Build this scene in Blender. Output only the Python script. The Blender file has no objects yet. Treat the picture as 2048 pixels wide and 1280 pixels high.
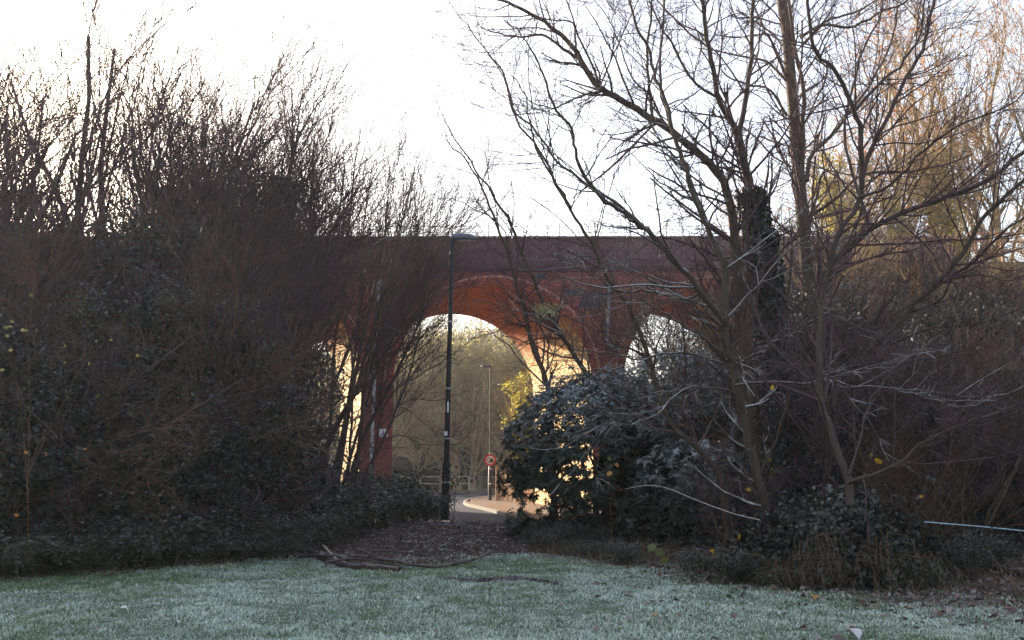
import bpy, math, random
import numpy as np
from mathutils import Vector, Matrix

# ------------------------------------------------------------------ camera, sky, sun, exposure
sc = bpy.context.scene
F = 1773.0
EYE = 1.6
PITCH = math.atan(290.0 / F)
SUN_AZ = math.radians(-41.0)      # left of the view direction
SUN_EL = math.radians(19.0)

cam_d = bpy.data.cameras.new("camera")
cam = bpy.data.objects.new("camera", cam_d)
sc.collection.objects.link(cam)
cam_d.sensor_width = 36.0
cam_d.lens = 36.0 * F / 2048.0
cam_d.clip_start = 0.1
cam_d.clip_end = 3000.0
cam.location = (0, 0, EYE)
cam.rotation_euler = (math.radians(90) + PITCH, 0, 0)
sc.camera = cam

world = bpy.data.worlds.new("World")
sc.world = world
world.use_nodes = True
wn = world.node_tree
wn.nodes.clear()
w_out = wn.nodes.new("ShaderNodeOutputWorld")
w_bg = wn.nodes.new("ShaderNodeBackground")
w_sky = wn.nodes.new("ShaderNodeTexSky")
w_sky.sky_type = 'NISHITA'
w_sky.sun_disc = False
w_sky.sun_elevation = SUN_EL
w_sky.sun_rotation = SUN_AZ
w_sky.air_density = 1.0
w_sky.dust_density = 3.0
w_sky.ozone_density = 1.0
w_bg.inputs['Strength'].default_value = 0.085
w_veil = wn.nodes.new("ShaderNodeMix")          # thin even winter mist over the whole sky
w_veil.data_type = 'RGBA'
w_veil.blend_type = 'ADD'
w_veil.inputs[0].default_value = 1.0
w_veil.inputs[7].default_value = (1.45, 1.3, 1.3, 1)
wn.links.new(w_sky.outputs[0], w_veil.inputs[6])
wn.links.new(w_veil.outputs[2], w_bg.inputs[0])
wn.links.new(w_bg.outputs[0], w_out.inputs[0])

sun_d = bpy.data.lights.new("sun", 'SUN')
sun_d.energy = 5.0
sun_d.angle = math.radians(0.5)
sun_d.color = (1.0, 0.86, 0.66)
sun = bpy.data.objects.new("sun", sun_d)
sc.collection.objects.link(sun)
sdir = Vector((math.sin(SUN_AZ) * math.cos(SUN_EL), math.cos(SUN_AZ) * math.cos(SUN_EL), math.sin(SUN_EL)))
sun.rotation_euler = sdir.to_track_quat('Z', 'Y').to_euler()
sun.location = sdir * 200

sc.view_settings.view_transform = 'Standard'
sc.view_settings.look = 'None'
sc.view_settings.gamma = 1.0
sc.view_settings.use_curve_mapping = False
sc.view_settings.exposure = 2.0
sc.render.engine = 'CYCLES'
sc.cycles.max_bounces = 5
sc.cycles.diffuse_bounces = 3
sc.cycles.glossy_bounces = 2
sc.cycles.transmission_bounces = 3
sc.cycles.transparent_max_bounces = 4
sc.cycles.volume_bounces = 0
sc.cycles.use_denoising = True
sc.cycles.denoising_prefilter = 'NONE'
try:
    sc.cycles.sampling_pattern = 'BLUE_NOISE'
except Exception:
    pass

rng = np.random.default_rng(7)
PI = math.pi
SP, CP = math.sin(PITCH), math.cos(PITCH)


def at(px, py, Y):
    """Point at ground distance Y that the pixel (of the 2048 x 1280 photograph) looks at."""
    x = (px - 1024.0) / F
    y = (640.0 - py) / F
    s = Y / (CP - y * SP)
    return np.array((x * s, Y, EYE + (SP + y * CP) * s))


def gp(px, py, z=0.0):
    """Where the pixel's ray meets the level z."""
    x = (px - 1024.0) / F
    y = (640.0 - py) / F
    s = (z - EYE) / (SP + y * CP)
    return np.array((x * s, (CP - y * SP) * s, z))


# ------------------------------------------------------------------ helpers
COL = sc.collection


def nrm(a):
    return a / np.maximum(np.linalg.norm(a, axis=-1, keepdims=True), 1e-9)


def mesh(name, V, faces, mats, col=None, uv=None, smooth=False, midx=None):
    """faces: list of integer arrays (n,k). col: (nverts,4) attribute 'tint'."""
    me = bpy.data.meshes.new(name)
    V = np.asarray(V, dtype=np.float32)
    faces = [np.asarray(f, dtype=np.int32) for f in faces if len(f)]
    loops = np.concatenate([f.ravel() for f in faces])
    sizes = np.concatenate([np.full(len(f), f.shape[1], dtype=np.int32) for f in faces])
    starts = np.concatenate([[0], np.cumsum(sizes)[:-1]]).astype(np.int32)
    me.vertices.add(len(V))
    me.vertices.foreach_set("co", V.ravel())
    me.loops.add(len(loops))
    me.loops.foreach_set("vertex_index", loops)
    me.polygons.add(len(sizes))
    me.polygons.foreach_set("loop_start", starts)
    if midx is not None:
        me.polygons.foreach_set("material_index", np.asarray(midx, dtype=np.int32))
    if smooth:
        me.polygons.foreach_set("use_smooth", np.ones(len(sizes), dtype=bool))
    if not isinstance(mats, (list, tuple)):
        mats = [mats]
    for m in mats:
        me.materials.append(m)
    if col is not None:
        a = me.attributes.new("tint", 'FLOAT_COLOR', 'POINT')
        a.data.foreach_set("color", np.asarray(col, dtype=np.float32).ravel())
    if uv is not None:
        u = me.uv_layers.new(name="UVMap")
        u.data.foreach_set("uv", np.asarray(uv, dtype=np.float32)[loops].ravel())
    me.update(calc_edges=True)
    return me


def obj(name, me, parent=None, loc=None, rot=None, scale=None):
    o = bpy.data.objects.new(name, me)
    COL.objects.link(o)
    if parent is not None:
        o.parent = parent
    if loc is not None:
        o.location = loc
    if rot is not None:
        o.rotation_euler = rot
    if scale is not None:
        o.scale = (scale,) * 3 if isinstance(scale, (int, float)) else scale
    return o


def tag(o, label=None, cat=None, group=None, kind=None):
    if label:
        o["label"] = label
    if cat:
        o["category"] = cat
    if group:
        o["group"] = group
    if kind:
        o["kind"] = kind
    return o


def thing(name, label, cat, loc=(0, 0, 0), rotz=0.0, group=None, scale=None):
    o = bpy.data.objects.new(name, None)
    COL.objects.link(o)
    o.empty_display_size = 0.2
    o.location = loc
    o.rotation_euler = (0, 0, rotz)
    if scale is not None:
        o.scale = (scale,) * 3 if isinstance(scale, (int, float)) else scale
    return tag(o, label, cat, group)


def dup(root, label, loc, rot=(0, 0, 0), scale=1.0, group=None):
    r = root.copy()
    COL.objects.link(r)
    r.location = loc
    r.rotation_euler = rot
    r.scale = (scale,) * 3 if isinstance(scale, (int, float)) else scale
    r["label"] = label
    if group:
        r["group"] = group
    for ch in list(root.children):
        c = ch.copy()
        COL.objects.link(c)
        c.parent = r
        for g in ch.children:
            d = g.copy()
            COL.objects.link(d)
            d.parent = c
    return r


class MB:
    """Collects boxes, tubes and other shapes into one mesh, uv in metres."""

    def __init__(self):
        self.V, self.F3, self.F4, self.UV, self.n = [], [], [], [], 0

    def add(self, V, quads=(), tris=(), uv=None):
        V = np.asarray(V, dtype=float)
        if len(quads):
            self.F4.append(np.asarray(quads) + self.n)
        if len(tris):
            self.F3.append(np.asarray(tris) + self.n)
        self.V.append(V)
        self.UV.append(np.zeros((len(V), 2)) if uv is None else np.asarray(uv, dtype=float))
        self.n += len(V)
        return self

    def box(self, x0, x1, y0, y1, z0, z1):
        # separate verts per face so that uv stays in metres
        c = lambda *p: np.array(p, float)
        fs = [
            ([(x0, y0, z0), (x1, y0, z0), (x1, y0, z1), (x0, y0, z1)], (0, 2)),
            ([(x1, y1, z0), (x0, y1, z0), (x0, y1, z1), (x1, y1, z1)], (0, 2)),
            ([(x0, y1, z0), (x0, y0, z0), (x0, y0, z1), (x0, y1, z1)], (1, 2)),
            ([(x1, y0, z0), (x1, y1, z0), (x1, y1, z1), (x1, y0, z1)], (1, 2)),
            ([(x0, y0, z1), (x1, y0, z1), (x1, y1, z1), (x0, y1, z1)], (0, 1)),
            ([(x0, y1, z0), (x1, y1, z0), (x1, y0, z0), (x0, y0, z0)], (0, 1)),
        ]
        for v, (a, b) in fs:
            v = np.array(v, float)
            self.add(v, [[0, 1, 2, 3]], uv=v[:, [a, b]])
        return self

    def tube(self, pts, rad, k=8, cap=True):
        P = np.asarray(pts, float)[None]
        R = np.broadcast_to(np.asarray(rad, float), (P.shape[1],))[None]
        V, Q, uv = tubes_raw(P, R, k)
        self.add(V, Q, uv=uv)
        if cap:
            n = P.shape[1]
            base = self.n - len(V)
            for ring, flip in ((0, True), (n - 1, False)):
                idx = [ring * k + i for i in range(k)]
                ctr = P[0, ring]
                vv = np.vstack([V[idx], ctr[None]])
                tr = [[i, (i + 1) % k, k] for i in range(k)]
                if flip:
                    tr = [[b, a, c] for a, b, c in tr]
                self.add(vv, tris=tr)
        return self

    def mesh(self, name, mats, smooth=False):
        V = np.concatenate(self.V)
        fs = []
        if self.F4:
            fs.append(np.concatenate(self.F4))
        if self.F3:
            fs.append(np.concatenate(self.F3))
        return mesh(name, V, fs, mats, uv=np.concatenate(self.UV), smooth=smooth)


def tubes_raw(P, R, k):
    """Tubes along many paths at once. P (B,n,3), R (B,n) -> verts, quads, uv."""
    B, n, _ = P.shape
    T = np.empty_like(P)
    T[:, 1:-1] = P[:, 2:] - P[:, :-2]
    T[:, 0] = P[:, 1] - P[:, 0]
    T[:, -1] = P[:, -1] - P[:, -2]
    T = nrm(T)
    ref = np.where(np.abs(T[:, :1, 2:3]) > 0.8, np.array([1.0, 0.1, 0.0]), np.array([0.05, 0.0, 1.0]))
    ref = np.broadcast_to(ref, P.shape)
    U = nrm(np.cross(T, ref))
    W = np.cross(T, U)
    ang = np.arange(k) / k * 2 * PI
    ring = U[:, :, None, :] * np.cos(ang)[None, None, :, None] + W[:, :, None, :] * np.sin(ang)[None, None, :, None]
    V = P[:, :, None, :] + ring * R[:, :, None, None]
    i = np.arange(B * n * k).reshape(B, n, k)
    a = i[:, :-1, :]
    b = np.roll(i, -1, axis=2)[:, :-1, :]
    c = np.roll(i, -1, axis=2)[:, 1:, :]
    d = i[:, 1:, :]
    Q = np.stack([a, d, c, b], axis=-1).reshape(-1, 4)
    L = np.concatenate([np.zeros((B, 1)), np.cumsum(np.linalg.norm(np.diff(P, axis=1), axis=2), axis=1)], axis=1)
    uv = np.stack([np.broadcast_to(ang[None, None, :] * 0.1, (B, n, k)), np.broadcast_to(L[:, :, None], (B, n, k))], axis=-1)
    return V.reshape(-1, 3), Q, uv.reshape(-1, 2)


class Veg:
    """Collects branch tubes and leaf faces."""

    def __init__(self):
        self.V, self.Q, self.C, self.n = [], [], [], 0

    def tubes(self, P, R, k=3, tint=None):
        if len(P) == 0:
            return self
        V, Q, _ = tubes_raw(P, R, k)
        self.V.append(V)
        self.Q.append(Q + self.n)
        c = np.zeros((len(V), 4))
        c[:, 0] = np.repeat(np.random.default_rng(len(V)).random(len(P)), P.shape[1] * k) if tint is None else tint
        c[:, 3] = 1
        self.C.append(c)
        self.n += len(V)
        return self

    def leaves(self, P, D, N, L, W, frost=None, r=None, fold=0.15):
        """Diamond leaves. P base, D direction, N normal (all (m,3)); L, W (m,)."""
        m = len(P)
        if m == 0:
            return self
        D = nrm(D)
        S = nrm(np.cross(D, N))
        Nn = np.cross(S, D)
        L = np.broadcast_to(L, (m,))[:, None]
        W = np.broadcast_to(W, (m,))[:, None]
        mid = P + D * L * 0.45
        V = np.stack([P, mid + S * W * 0.5 + Nn * W * fold, P + D * L - Nn * L * 0.12, mid - S * W * 0.5 + Nn * W * fold], axis=1)
        self.V.append(V.reshape(-1, 3))
        self.Q.append(np.arange(m * 4).reshape(m, 4) + self.n)
        c = np.zeros((m, 4, 4))
        c[:, :, 0] = (np.random.default_rng(m).random(m) if r is None else r)[:, None]
        c[:, :, 1] = 0 if frost is None else np.broadcast_to(frost, (m,))[:, None]
        c[:, 2, 2] = 1.0
        c[:, :, 3] = 1
        self.C.append(c.reshape(-1, 4))
        self.n += m * 4
        return self

    def mesh(self, name, mat, smooth=False):
        return mesh(name, np.concatenate(self.V), [np.concatenate(self.Q)], mat, col=np.concatenate(self.C), smooth=smooth)


def rand_dirs(m, g):
    return nrm(g.normal(size=(m, 3)))


def children(P, R, n, g, t0=0.2, t1=1.0, ang=0.7, angv=0.25, L=1.0, Lv=0.3, shrink=0.5, npts=5, wob=0.15, up=0.0, rr=0.6, rmin=0.004, tip=0.25):
    """n side branches on every branch of P (B,npts,3)."""
    B, m, _ = P.shape
    if isinstance(n, float):
        cnt = g.poisson(n, B)
    else:
        cnt = np.full(B, n)
    pi_ = np.repeat(np.arange(B), cnt)
    C = len(pi_)
    if C == 0:
        return np.zeros((0, npts, 3)), np.zeros((0, npts))
    t = t0 + (t1 - t0) * g.random(C)
    f = t * (m - 1)
    i0 = np.minimum(f.astype(int), m - 2)
    fr = (f - i0)[:, None]
    base = P[pi_, i0] * (1 - fr) + P[pi_, i0 + 1] * fr
    rb = R[pi_, i0] * (1 - fr[:, 0]) + R[pi_, i0 + 1] * fr[:, 0]
    T = nrm(P[pi_, i0 + 1] - P[pi_, i0])
    side = nrm(np.cross(T, rand_dirs(C, g)))
    a = (ang + angv * g.normal(size=C))[:, None]
    d = nrm(T * np.cos(a) + side * np.sin(a))
    ln = L * (1 - shrink * t) * np.clip(1 + Lv * g.normal(size=C), 0.3, 2.0)
    step = (ln / (npts - 1))[:, None]
    out = np.empty((C, npts, 3))
    out[:, 0] = base
    for k in range(1, npts):
        out[:, k] = out[:, k - 1] + d * step
        d = nrm(d + wob * g.normal(size=(C, 3)) + np.array([0, 0, up]))
    r0 = np.maximum(rb * rr, rmin)
    Rr = np.maximum(r0[:, None] * np.linspace(1, tip, npts)[None], rmin * 0.6)
    return out, Rr


def spline(pts, n):
    """Smooth path through control points (Catmull-Rom), n samples."""
    p = np.asarray(pts, float)
    m = len(p)
    if m == 2:
        t = np.linspace(0, 1, n)[:, None]
        return p[0] * (1 - t) + p[1] * t
    pp = np.vstack([2 * p[0] - p[1], p, 2 * p[-1] - p[-2]])
    d = np.concatenate([[0], np.cumsum(np.linalg.norm(np.diff(p[:, :3], axis=0), axis=1))])
    s = np.linspace(0, d[-1], n)
    out = []
    for x in s:
        i = min(max(np.searchsorted(d, x) - 1, 0), m - 2)
        u = (x - d[i]) / max(d[i + 1] - d[i], 1e-9)
        a, b, c, e = pp[i], pp[i + 1], pp[i + 2], pp[i + 3]
        out.append(0.5 * (2 * b + (c - a) * u + (2 * a - 5 * b + 4 * c - e) * u ** 2 + (3 * b - a - 3 * c + e) * u ** 3))
    return np.array(out)


_ng = np.random.default_rng(99)
_grid = _ng.random((64, 64, 8))


def vn(x, y, s, ch=0):
    """Smooth value noise 0..1, feature size s."""
    x = np.asarray(x, float) / s
    y = np.asarray(y, float) / s
    xi, yi = np.floor(x).astype(int), np.floor(y).astype(int)
    fx, fy = x - xi, y - yi
    fx, fy = fx * fx * (3 - 2 * fx), fy * fy * (3 - 2 * fy)
    G = _grid[:, :, ch]
    g00, g10 = G[xi % 64, yi % 64], G[(xi + 1) % 64, yi % 64]
    g01, g11 = G[xi % 64, (yi + 1) % 64], G[(xi + 1) % 64, (yi + 1) % 64]
    return (g00 * (1 - fx) + g10 * fx) * (1 - fy) + (g01 * (1 - fx) + g11 * fx) * fy


# ------------------------------------------------------------------ materials
def new_mat(name, rough=0.8, spec=0.3):
    m = bpy.data.materials.new(name)
    m.use_nodes = True
    nt = m.node_tree
    b = nt.nodes["Principled BSDF"]
    b.inputs['Roughness'].default_value = rough
    b.inputs['Specular IOR Level'].default_value = spec
    return m, nt, b


def N(nt, t, **kw):
    n = nt.nodes.new(t)
    for k, v in kw.items():
        if k in n.inputs:
            n.inputs[k].default_value = v
        else:
            setattr(n, k, v)
    return n


def ramp(nt, fac, stops):
    r = nt.nodes.new("ShaderNodeValToRGB")
    e = r.color_ramp.elements
    while len(e) < len(stops):
        e.new(0.5)
    for i, (p, c) in enumerate(stops):
        e[i].position = p
        e[i].color = (c[0], c[1], c[2], 1)
    nt.links.new(fac, r.inputs[0])
    return r.outputs[0]


def mixc(nt, fac, a, b, blend='MIX'):
    m = nt.nodes.new("ShaderNodeMix")
    m.data_type = 'RGBA'
    m.blend_type = blend
    for sock, v in ((m.inputs[0], fac), (m.inputs[6], a), (m.inputs[7], b)):
        if isinstance(v, (int, float)):
            sock.default_value = v
        elif isinstance(v, (tuple, list)):
            sock.default_value = (v[0], v[1], v[2], 1)
        else:
            nt.links.new(v, sock)
    return m.outputs[2]


def math_n(nt, op, a, b=0.0, c=None, clamp=False):
    m = nt.nodes.new("ShaderNodeMath")
    m.operation = op
    m.use_clamp = clamp
    for s, v in zip(m.inputs, (a, b) if c is None else (a, b, c)):
        if isinstance(v, (int, float)):
            s.default_value = v
        else:
            nt.links.new(v, s)
    return m.outputs[0]


def noise(nt, scale, detail=4.0, vec=None, rough=0.6):
    n = N(nt, "ShaderNodeTexNoise")
    n.inputs['Scale'].default_value = scale
    n.inputs['Detail'].default_value = detail
    n.inputs['Roughness'].default_value = rough
    if vec is None:
        tc = N(nt, "ShaderNodeTexCoord")
        vec = tc.outputs['Object']
    nt.links.new(vec, n.inputs['Vector'])
    return n.outputs['Fac']


def bump(nt, b, h, strength=0.4, dist=0.02):
    n = N(nt, "ShaderNodeBump")
    n.inputs['Strength'].default_value = strength
    n.inputs['Distance'].default_value = dist
    nt.links.new(h, n.inputs['Height'])
    nt.links.new(n.outputs[0], b.inputs['Normal'])


def m_bark(name, dark, light, frost=0.0, scale=12.0):
    m, nt, b = new_mat(name, 0.85, 0.2)
    tc = N(nt, "ShaderNodeTexCoord")
    mp = N(nt, "ShaderNodeMapping")
    mp.inputs['Scale'].default_value = (1, 1, 0.25)
    nt.links.new(tc.outputs['Object'], mp.inputs[0])
    n1 = noise(nt, scale, 5, mp.outputs[0])
    n2 = noise(nt, 1.3, 2)
    c = ramp(nt, n1, [(0.3, dark), (0.7, light)])
    c = mixc(nt, math_n(nt, 'MULTIPLY', n2, 0.5), c, (dark[0] * 0.8, dark[1] * 1.1, dark[2] * 0.7))
    if frost:
        g = N(nt, "ShaderNodeNewGeometry")
        sx = N(nt, "ShaderNodeSeparateXYZ")
        nt.links.new(g.outputs['True Normal'], sx.inputs[0])
        n3 = noise(nt, 9.0, 3)
        f = math_n(nt, 'ADD', sx.outputs[2], math_n(nt, 'MULTIPLY', n3, 0.7))
        f = math_n(nt, 'MULTIPLY', math_n(nt, 'SUBTRACT', f, 0.75, clamp=True), frost * 2.2, clamp=True)
        c = mixc(nt, f, c, (0.62, 0.66, 0.70))
    nt.links.new(c, b.inputs['Base Color'])
    bump(nt, b, n1, 0.6, 0.01)
    return m


def m_leaf(name, c0, c1, trans=0.25, frostc=(0.55, 0.62, 0.66), rough=0.5, spec=0.4, c2=None):
    m, nt, b = new_mat(name, rough, spec)
    at_ = N(nt, "ShaderNodeAttribute", attribute_name="tint")
    sx = N(nt, "ShaderNodeSeparateColor")
    nt.links.new(at_.outputs['Color'], sx.inputs[0])
    stops = [(0.0, c0), (1.0, c1)] if c2 is None else [(0.0, c0), (0.8, c1), (1.0, c2)]
    c = ramp(nt, sx.outputs[0], stops)
    n1 = noise(nt, 2.2, 2)
    c = mixc(nt, math_n(nt, 'MULTIPLY', n1, 0.45), c, (c0[0] * 0.6, c0[1] * 0.6, c0[2] * 0.6))
    c = mixc(nt, sx.outputs[1], c, frostc)
    nt.links.new(c, b.inputs['Base Color'])
    if trans:
        tr = N(nt, "ShaderNodeBsdfTranslucent")
        nt.links.new(c, tr.inputs[0])
        mx = N(nt, "ShaderNodeMixShader")
        mx.inputs[0].default_value = trans
        nt.links.new(b.outputs[0], mx.inputs[1])
        nt.links.new(tr.outputs[0], mx.inputs[2])
        nt.links.new(mx.outputs[0], nt.nodes["Material Output"].inputs[0])
    return m


def m_brick(name, c1, c2, mortar, soot=0.5, moss=0.0, sunlit_wash=False):
    m, nt, b = new_mat(name, 0.9, 0.15)
    tc = N(nt, "ShaderNodeTexCoord")
    br = N(nt, "ShaderNodeTexBrick")
    br.offset = 0.5
    br.inputs['Scale'].default_value = 1.0
    br.inputs['Brick Width'].default_value = 0.225
    br.inputs['Row Height'].default_value = 0.075
    br.inputs['Mortar Size'].default_value = 0.007
    br.inputs['Mortar Smooth'].default_value = 0.2
    br.inputs['Bias'].default_value = -0.1
    br.inputs['Color1'].default_value = (*c1, 1)
    br.inputs['Color2'].default_value = (*c2, 1)
    br.inputs['Mortar'].default_value = (*mortar, 1)
    nt.links.new(tc.outputs['UV'], br.inputs['Vector'])
    n0 = noise(nt, 5.0, 3, tc.outputs['UV'])
    n1 = noise(nt, 0.55, 5)
    n2 = noise(nt, 0.22, 4)
    c = mixc(nt, math_n(nt, 'MULTIPLY', n0, 0.5), br.outputs['Color'], (c2[0] * 0.6, c2[1] * 0.7, c2[2] * 0.9))
    n5 = noise(nt, 3.2, 6, tc.outputs['UV'], 0.85)
    lt = math_n(nt, 'MULTIPLY', math_n(nt, 'SUBTRACT', n5, 0.53, clamp=True), 6.0, clamp=True)
    dk = math_n(nt, 'MULTIPLY', math_n(nt, 'SUBTRACT', 0.46, n5, clamp=True), 6.0, clamp=True)
    c = mixc(nt, math_n(nt, 'MULTIPLY', lt, 0.75), c, (min(1, c1[0] * 1.5), c1[1] * 1.9, c1[2] * 2.2))
    c = mixc(nt, math_n(nt, 'MULTIPLY', dk, 0.7), c, (c2[0] * 0.35, c2[1] * 0.5, c2[2] * 0.8))
    s = math_n(nt, 'MULTIPLY', math_n(nt, 'SUBTRACT', n1, 0.42, clamp=True), 3.2 * soot, clamp=True)
    c = mixc(nt, s, c, (0.055, 0.036, 0.042))
    mv = N(nt, "ShaderNodeMapping")
    mv.inputs['Scale'].default_value = (1.0, 0.12, 1)
    nt.links.new(tc.outputs['UV'], mv.inputs[0])
    n6 = noise(nt, 1.8, 4, mv.outputs[0])
    st = math_n(nt, 'MULTIPLY', math_n(nt, 'SUBTRACT', n6, 0.52, clamp=True), 3.5 * soot + 0.6, clamp=True)
    c = mixc(nt, math_n(nt, 'MULTIPLY', st, 0.8), c, (0.06, 0.035, 0.045))
    s2 = math_n(nt, 'MULTIPLY', math_n(nt, 'SUBTRACT', n2, 0.55, clamp=True), 1.6, clamp=True)
    c = mixc(nt, s2, c, (0.24, 0.19, 0.17))
    if moss:
        n3 = noise(nt, 0.8, 4)
        s3 = math_n(nt, 'MULTIPLY', math_n(nt, 'SUBTRACT', n3, 0.5, clamp=True), 3 * moss, clamp=True)
        c = mixc(nt, s3, c, (0.05, 0.06, 0.03))
    if sunlit_wash:      # cream low on the barrel walls: limewash, with sunlit brightness put into its colour
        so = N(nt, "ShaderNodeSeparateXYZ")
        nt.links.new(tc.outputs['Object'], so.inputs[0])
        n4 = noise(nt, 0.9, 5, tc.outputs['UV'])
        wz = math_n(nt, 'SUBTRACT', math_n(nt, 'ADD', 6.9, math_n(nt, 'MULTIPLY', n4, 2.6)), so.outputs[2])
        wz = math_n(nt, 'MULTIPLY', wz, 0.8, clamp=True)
        # fine noise breaks the cream up so that brick shows through
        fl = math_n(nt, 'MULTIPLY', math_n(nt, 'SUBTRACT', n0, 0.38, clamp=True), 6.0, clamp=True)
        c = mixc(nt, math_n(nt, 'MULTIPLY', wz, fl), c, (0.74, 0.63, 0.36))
    nt.links.new(c, b.inputs['Base Color'])
    h = math_n(nt, 'SUBTRACT', math_n(nt, 'MULTIPLY', n0, 0.5), br.outputs['Fac'])
    bump(nt, b, h, 0.8, 0.012)
    return m


def m_plain(name, c, rough=0.6, spec=0.4, metal=0.0, var=0.25, scale=6.0, bmp=0.0):
    m, nt, b = new_mat(name, rough, spec)
    b.inputs['Metallic'].default_value = metal
    n1 = noise(nt, scale, 5)
    col = ramp(nt, n1, [(0.25, tuple(v * (1 - var) for v in c)), (0.75, tuple(min(1, v * (1 + var)) for v in c))])
    nt.links.new(col, b.inputs['Base Color'])
    if bmp:
        bump(nt, b, n1, bmp, 0.01)
    return m


M_brick = m_brick("red_brick", (0.33, 0.064, 0.048), (0.19, 0.042, 0.042), (0.33, 0.22, 0.19), 0.5)
M_brick_dark = m_brick("sooty_brick", (0.14, 0.05, 0.062), (0.07, 0.036, 0.055), (0.16, 0.12, 0.12), 0.3, 0.15)
M_brick_blue = m_brick("blue_brick", (0.085, 0.075, 0.11), (0.06, 0.06, 0.09), (0.14, 0.13, 0.13), 0.2)
M_soffit = m_brick("soffit_brick", (0.47, 0.115, 0.032), (0.36, 0.085, 0.026), (0.38, 0.2, 0.1), 0.15, 0, sunlit_wash=True)
M_vous = m_plain("voussoir_brick", (0.31, 0.085, 0.058), 0.9, 0.15, var=0.7, scale=13.0, bmp=0.4)
M_vous_pale = m_plain("voussoir_pale", (0.46, 0.25, 0.20), 0.9, 0.15, var=0.6, scale=13.0, bmp=0.4)
M_bark = m_bark("bark_dark", (0.045, 0.030, 0.030), (0.095, 0.068, 0.062), 0.0)
M_bark_f = m_bark("bark_frosted", (0.04, 0.028, 0.026), (0.10, 0.07, 0.058), 0.7)
M_bark_b = m_bark("bark_brown", (0.05, 0.032, 0.025), (0.11, 0.074, 0.054), 0.1, 16)
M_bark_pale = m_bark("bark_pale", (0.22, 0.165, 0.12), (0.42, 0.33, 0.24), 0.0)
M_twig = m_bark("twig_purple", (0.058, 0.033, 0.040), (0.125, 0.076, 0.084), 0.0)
M_twig_hill = m_bark("twig_hill", (0.26, 0.21, 0.135), (0.52, 0.44, 0.30), 0.0)  # lightened: the paleness of mist on the slope is put into the twig colour
M_twig_red = m_bark("twig_red", (0.10, 0.052, 0.038), (0.19, 0.11, 0.075), 0.0)
M_twig_rust = m_bark("twig_rust", (0.05, 0.026, 0.022), (0.11, 0.058, 0.043), 0.0)
M_twig_tan = m_bark("twig_tan", (0.20, 0.12, 0.055), (0.40, 0.26, 0.12), 0.0)
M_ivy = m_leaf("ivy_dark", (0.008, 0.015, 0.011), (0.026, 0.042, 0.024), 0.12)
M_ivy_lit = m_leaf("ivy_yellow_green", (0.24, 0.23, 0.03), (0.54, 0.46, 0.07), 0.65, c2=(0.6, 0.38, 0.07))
M_rhodo = m_leaf("rhododendron_leaf", (0.012, 0.024, 0.016), (0.035, 0.055, 0.035), 0.10, (0.36, 0.42, 0.46))
M_bramble = m_leaf("bramble_leaf", (0.008, 0.016, 0.007), (0.036, 0.055, 0.02), 0.2, (0.26, 0.31, 0.32))
M_orange = m_leaf("orange_leaf", (0.36, 0.13, 0.05), (0.52, 0.27, 0.12), 0.45)
M_hillleaf = m_leaf("hill_leaf", (0.16, 0.15, 0.055), (0.46, 0.40, 0.16), 0.6, c2=(0.62, 0.48, 0.2))  # brightened too, with the slope's misty paleness put into the leaf colour
M_yellow = m_leaf("yellow_leaf", (0.78, 0.44, 0.03), (0.88, 0.54, 0.06), 0.35)
M_dry = m_leaf("dry_grass", (0.09, 0.05, 0.03), (0.30, 0.21, 0.13), 0.2)
M_brown = m_leaf("brown_leaf", (0.075, 0.04, 0.034), (0.20, 0.12, 0.10), 0.1, (0.42, 0.40, 0.43))
M_grass = None
M_black = m_plain("black_paint", (0.010, 0.010, 0.012), 0.5, 0.3, var=0.3)
M_lampgrey = m_plain("lamp_head_grey", (0.10, 0.11, 0.15), 0.35, 0.5, var=0.15)
M_galv = m_plain("grey_steel", (0.30, 0.31, 0.30), 0.5, 0.5, var=0.3, scale=3)
M_pipe = m_plain("pipe_grey", (0.36, 0.38, 0.42), 0.6, 0.4, var=0.35, scale=2.5)
M_wood = m_plain("fence_wood", (0.40, 0.26, 0.15), 0.8, 0.2, var=0.35, scale=9, bmp=0.3)
M_rail = m_plain("railing_paint", (0.36, 0.39, 0.30), 0.6, 0.3, var=0.3)
M_redrail = m_plain("brown_rail", (0.32, 0.15, 0.10), 0.7, 0.3, var=0.3)
M_red = m_plain("sign_red", (0.55, 0.025, 0.03), 0.4, 0.5, var=0.1)
M_white = m_plain("sign_white", (0.72, 0.72, 0.74), 0.5, 0.4, var=0.06)
M_purple = m_plain("notice_print", (0.14, 0.13, 0.32), 0.6, 0.3, var=0.2)
M_wire = m_plain("wire_dark", (0.06, 0.05, 0.06), 0.6, 0.3)
M_rope = m_plain("blue_rope", (0.26, 0.40, 0.48), 0.7, 0.2, var=0.5, scale=14)
M_stone = m_plain("kerb_stone", (0.17, 0.155, 0.14), 0.85, 0.2, var=0.25, scale=12, bmp=0.3)
M_log = m_bark("log_bark", (0.03, 0.02, 0.02), (0.085, 0.06, 0.055), 0.12, 14)
M_deck = m_plain("ballast", (0.12, 0.11, 0.10), 0.95, 0.1, var=0.4, scale=20)


def m_asphalt():
    m, nt, b = new_mat("asphalt", 0.95, 0.05)
    n1 = noise(nt, 40, 4)
    n2 = noise(nt, 0.7, 4)
    c = ramp(nt, n1, [(0.3, (0.03, 0.032, 0.044)), (0.7, (0.055, 0.058, 0.078))])
    c = mixc(nt, math_n(nt, 'MULTIPLY', n2, 0.4), c, (0.075, 0.075, 0.10))
    nt.links.new(c, b.inputs['Base Color'])
    bump(nt, b, n1, 0.3, 0.005)
    return m


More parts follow.
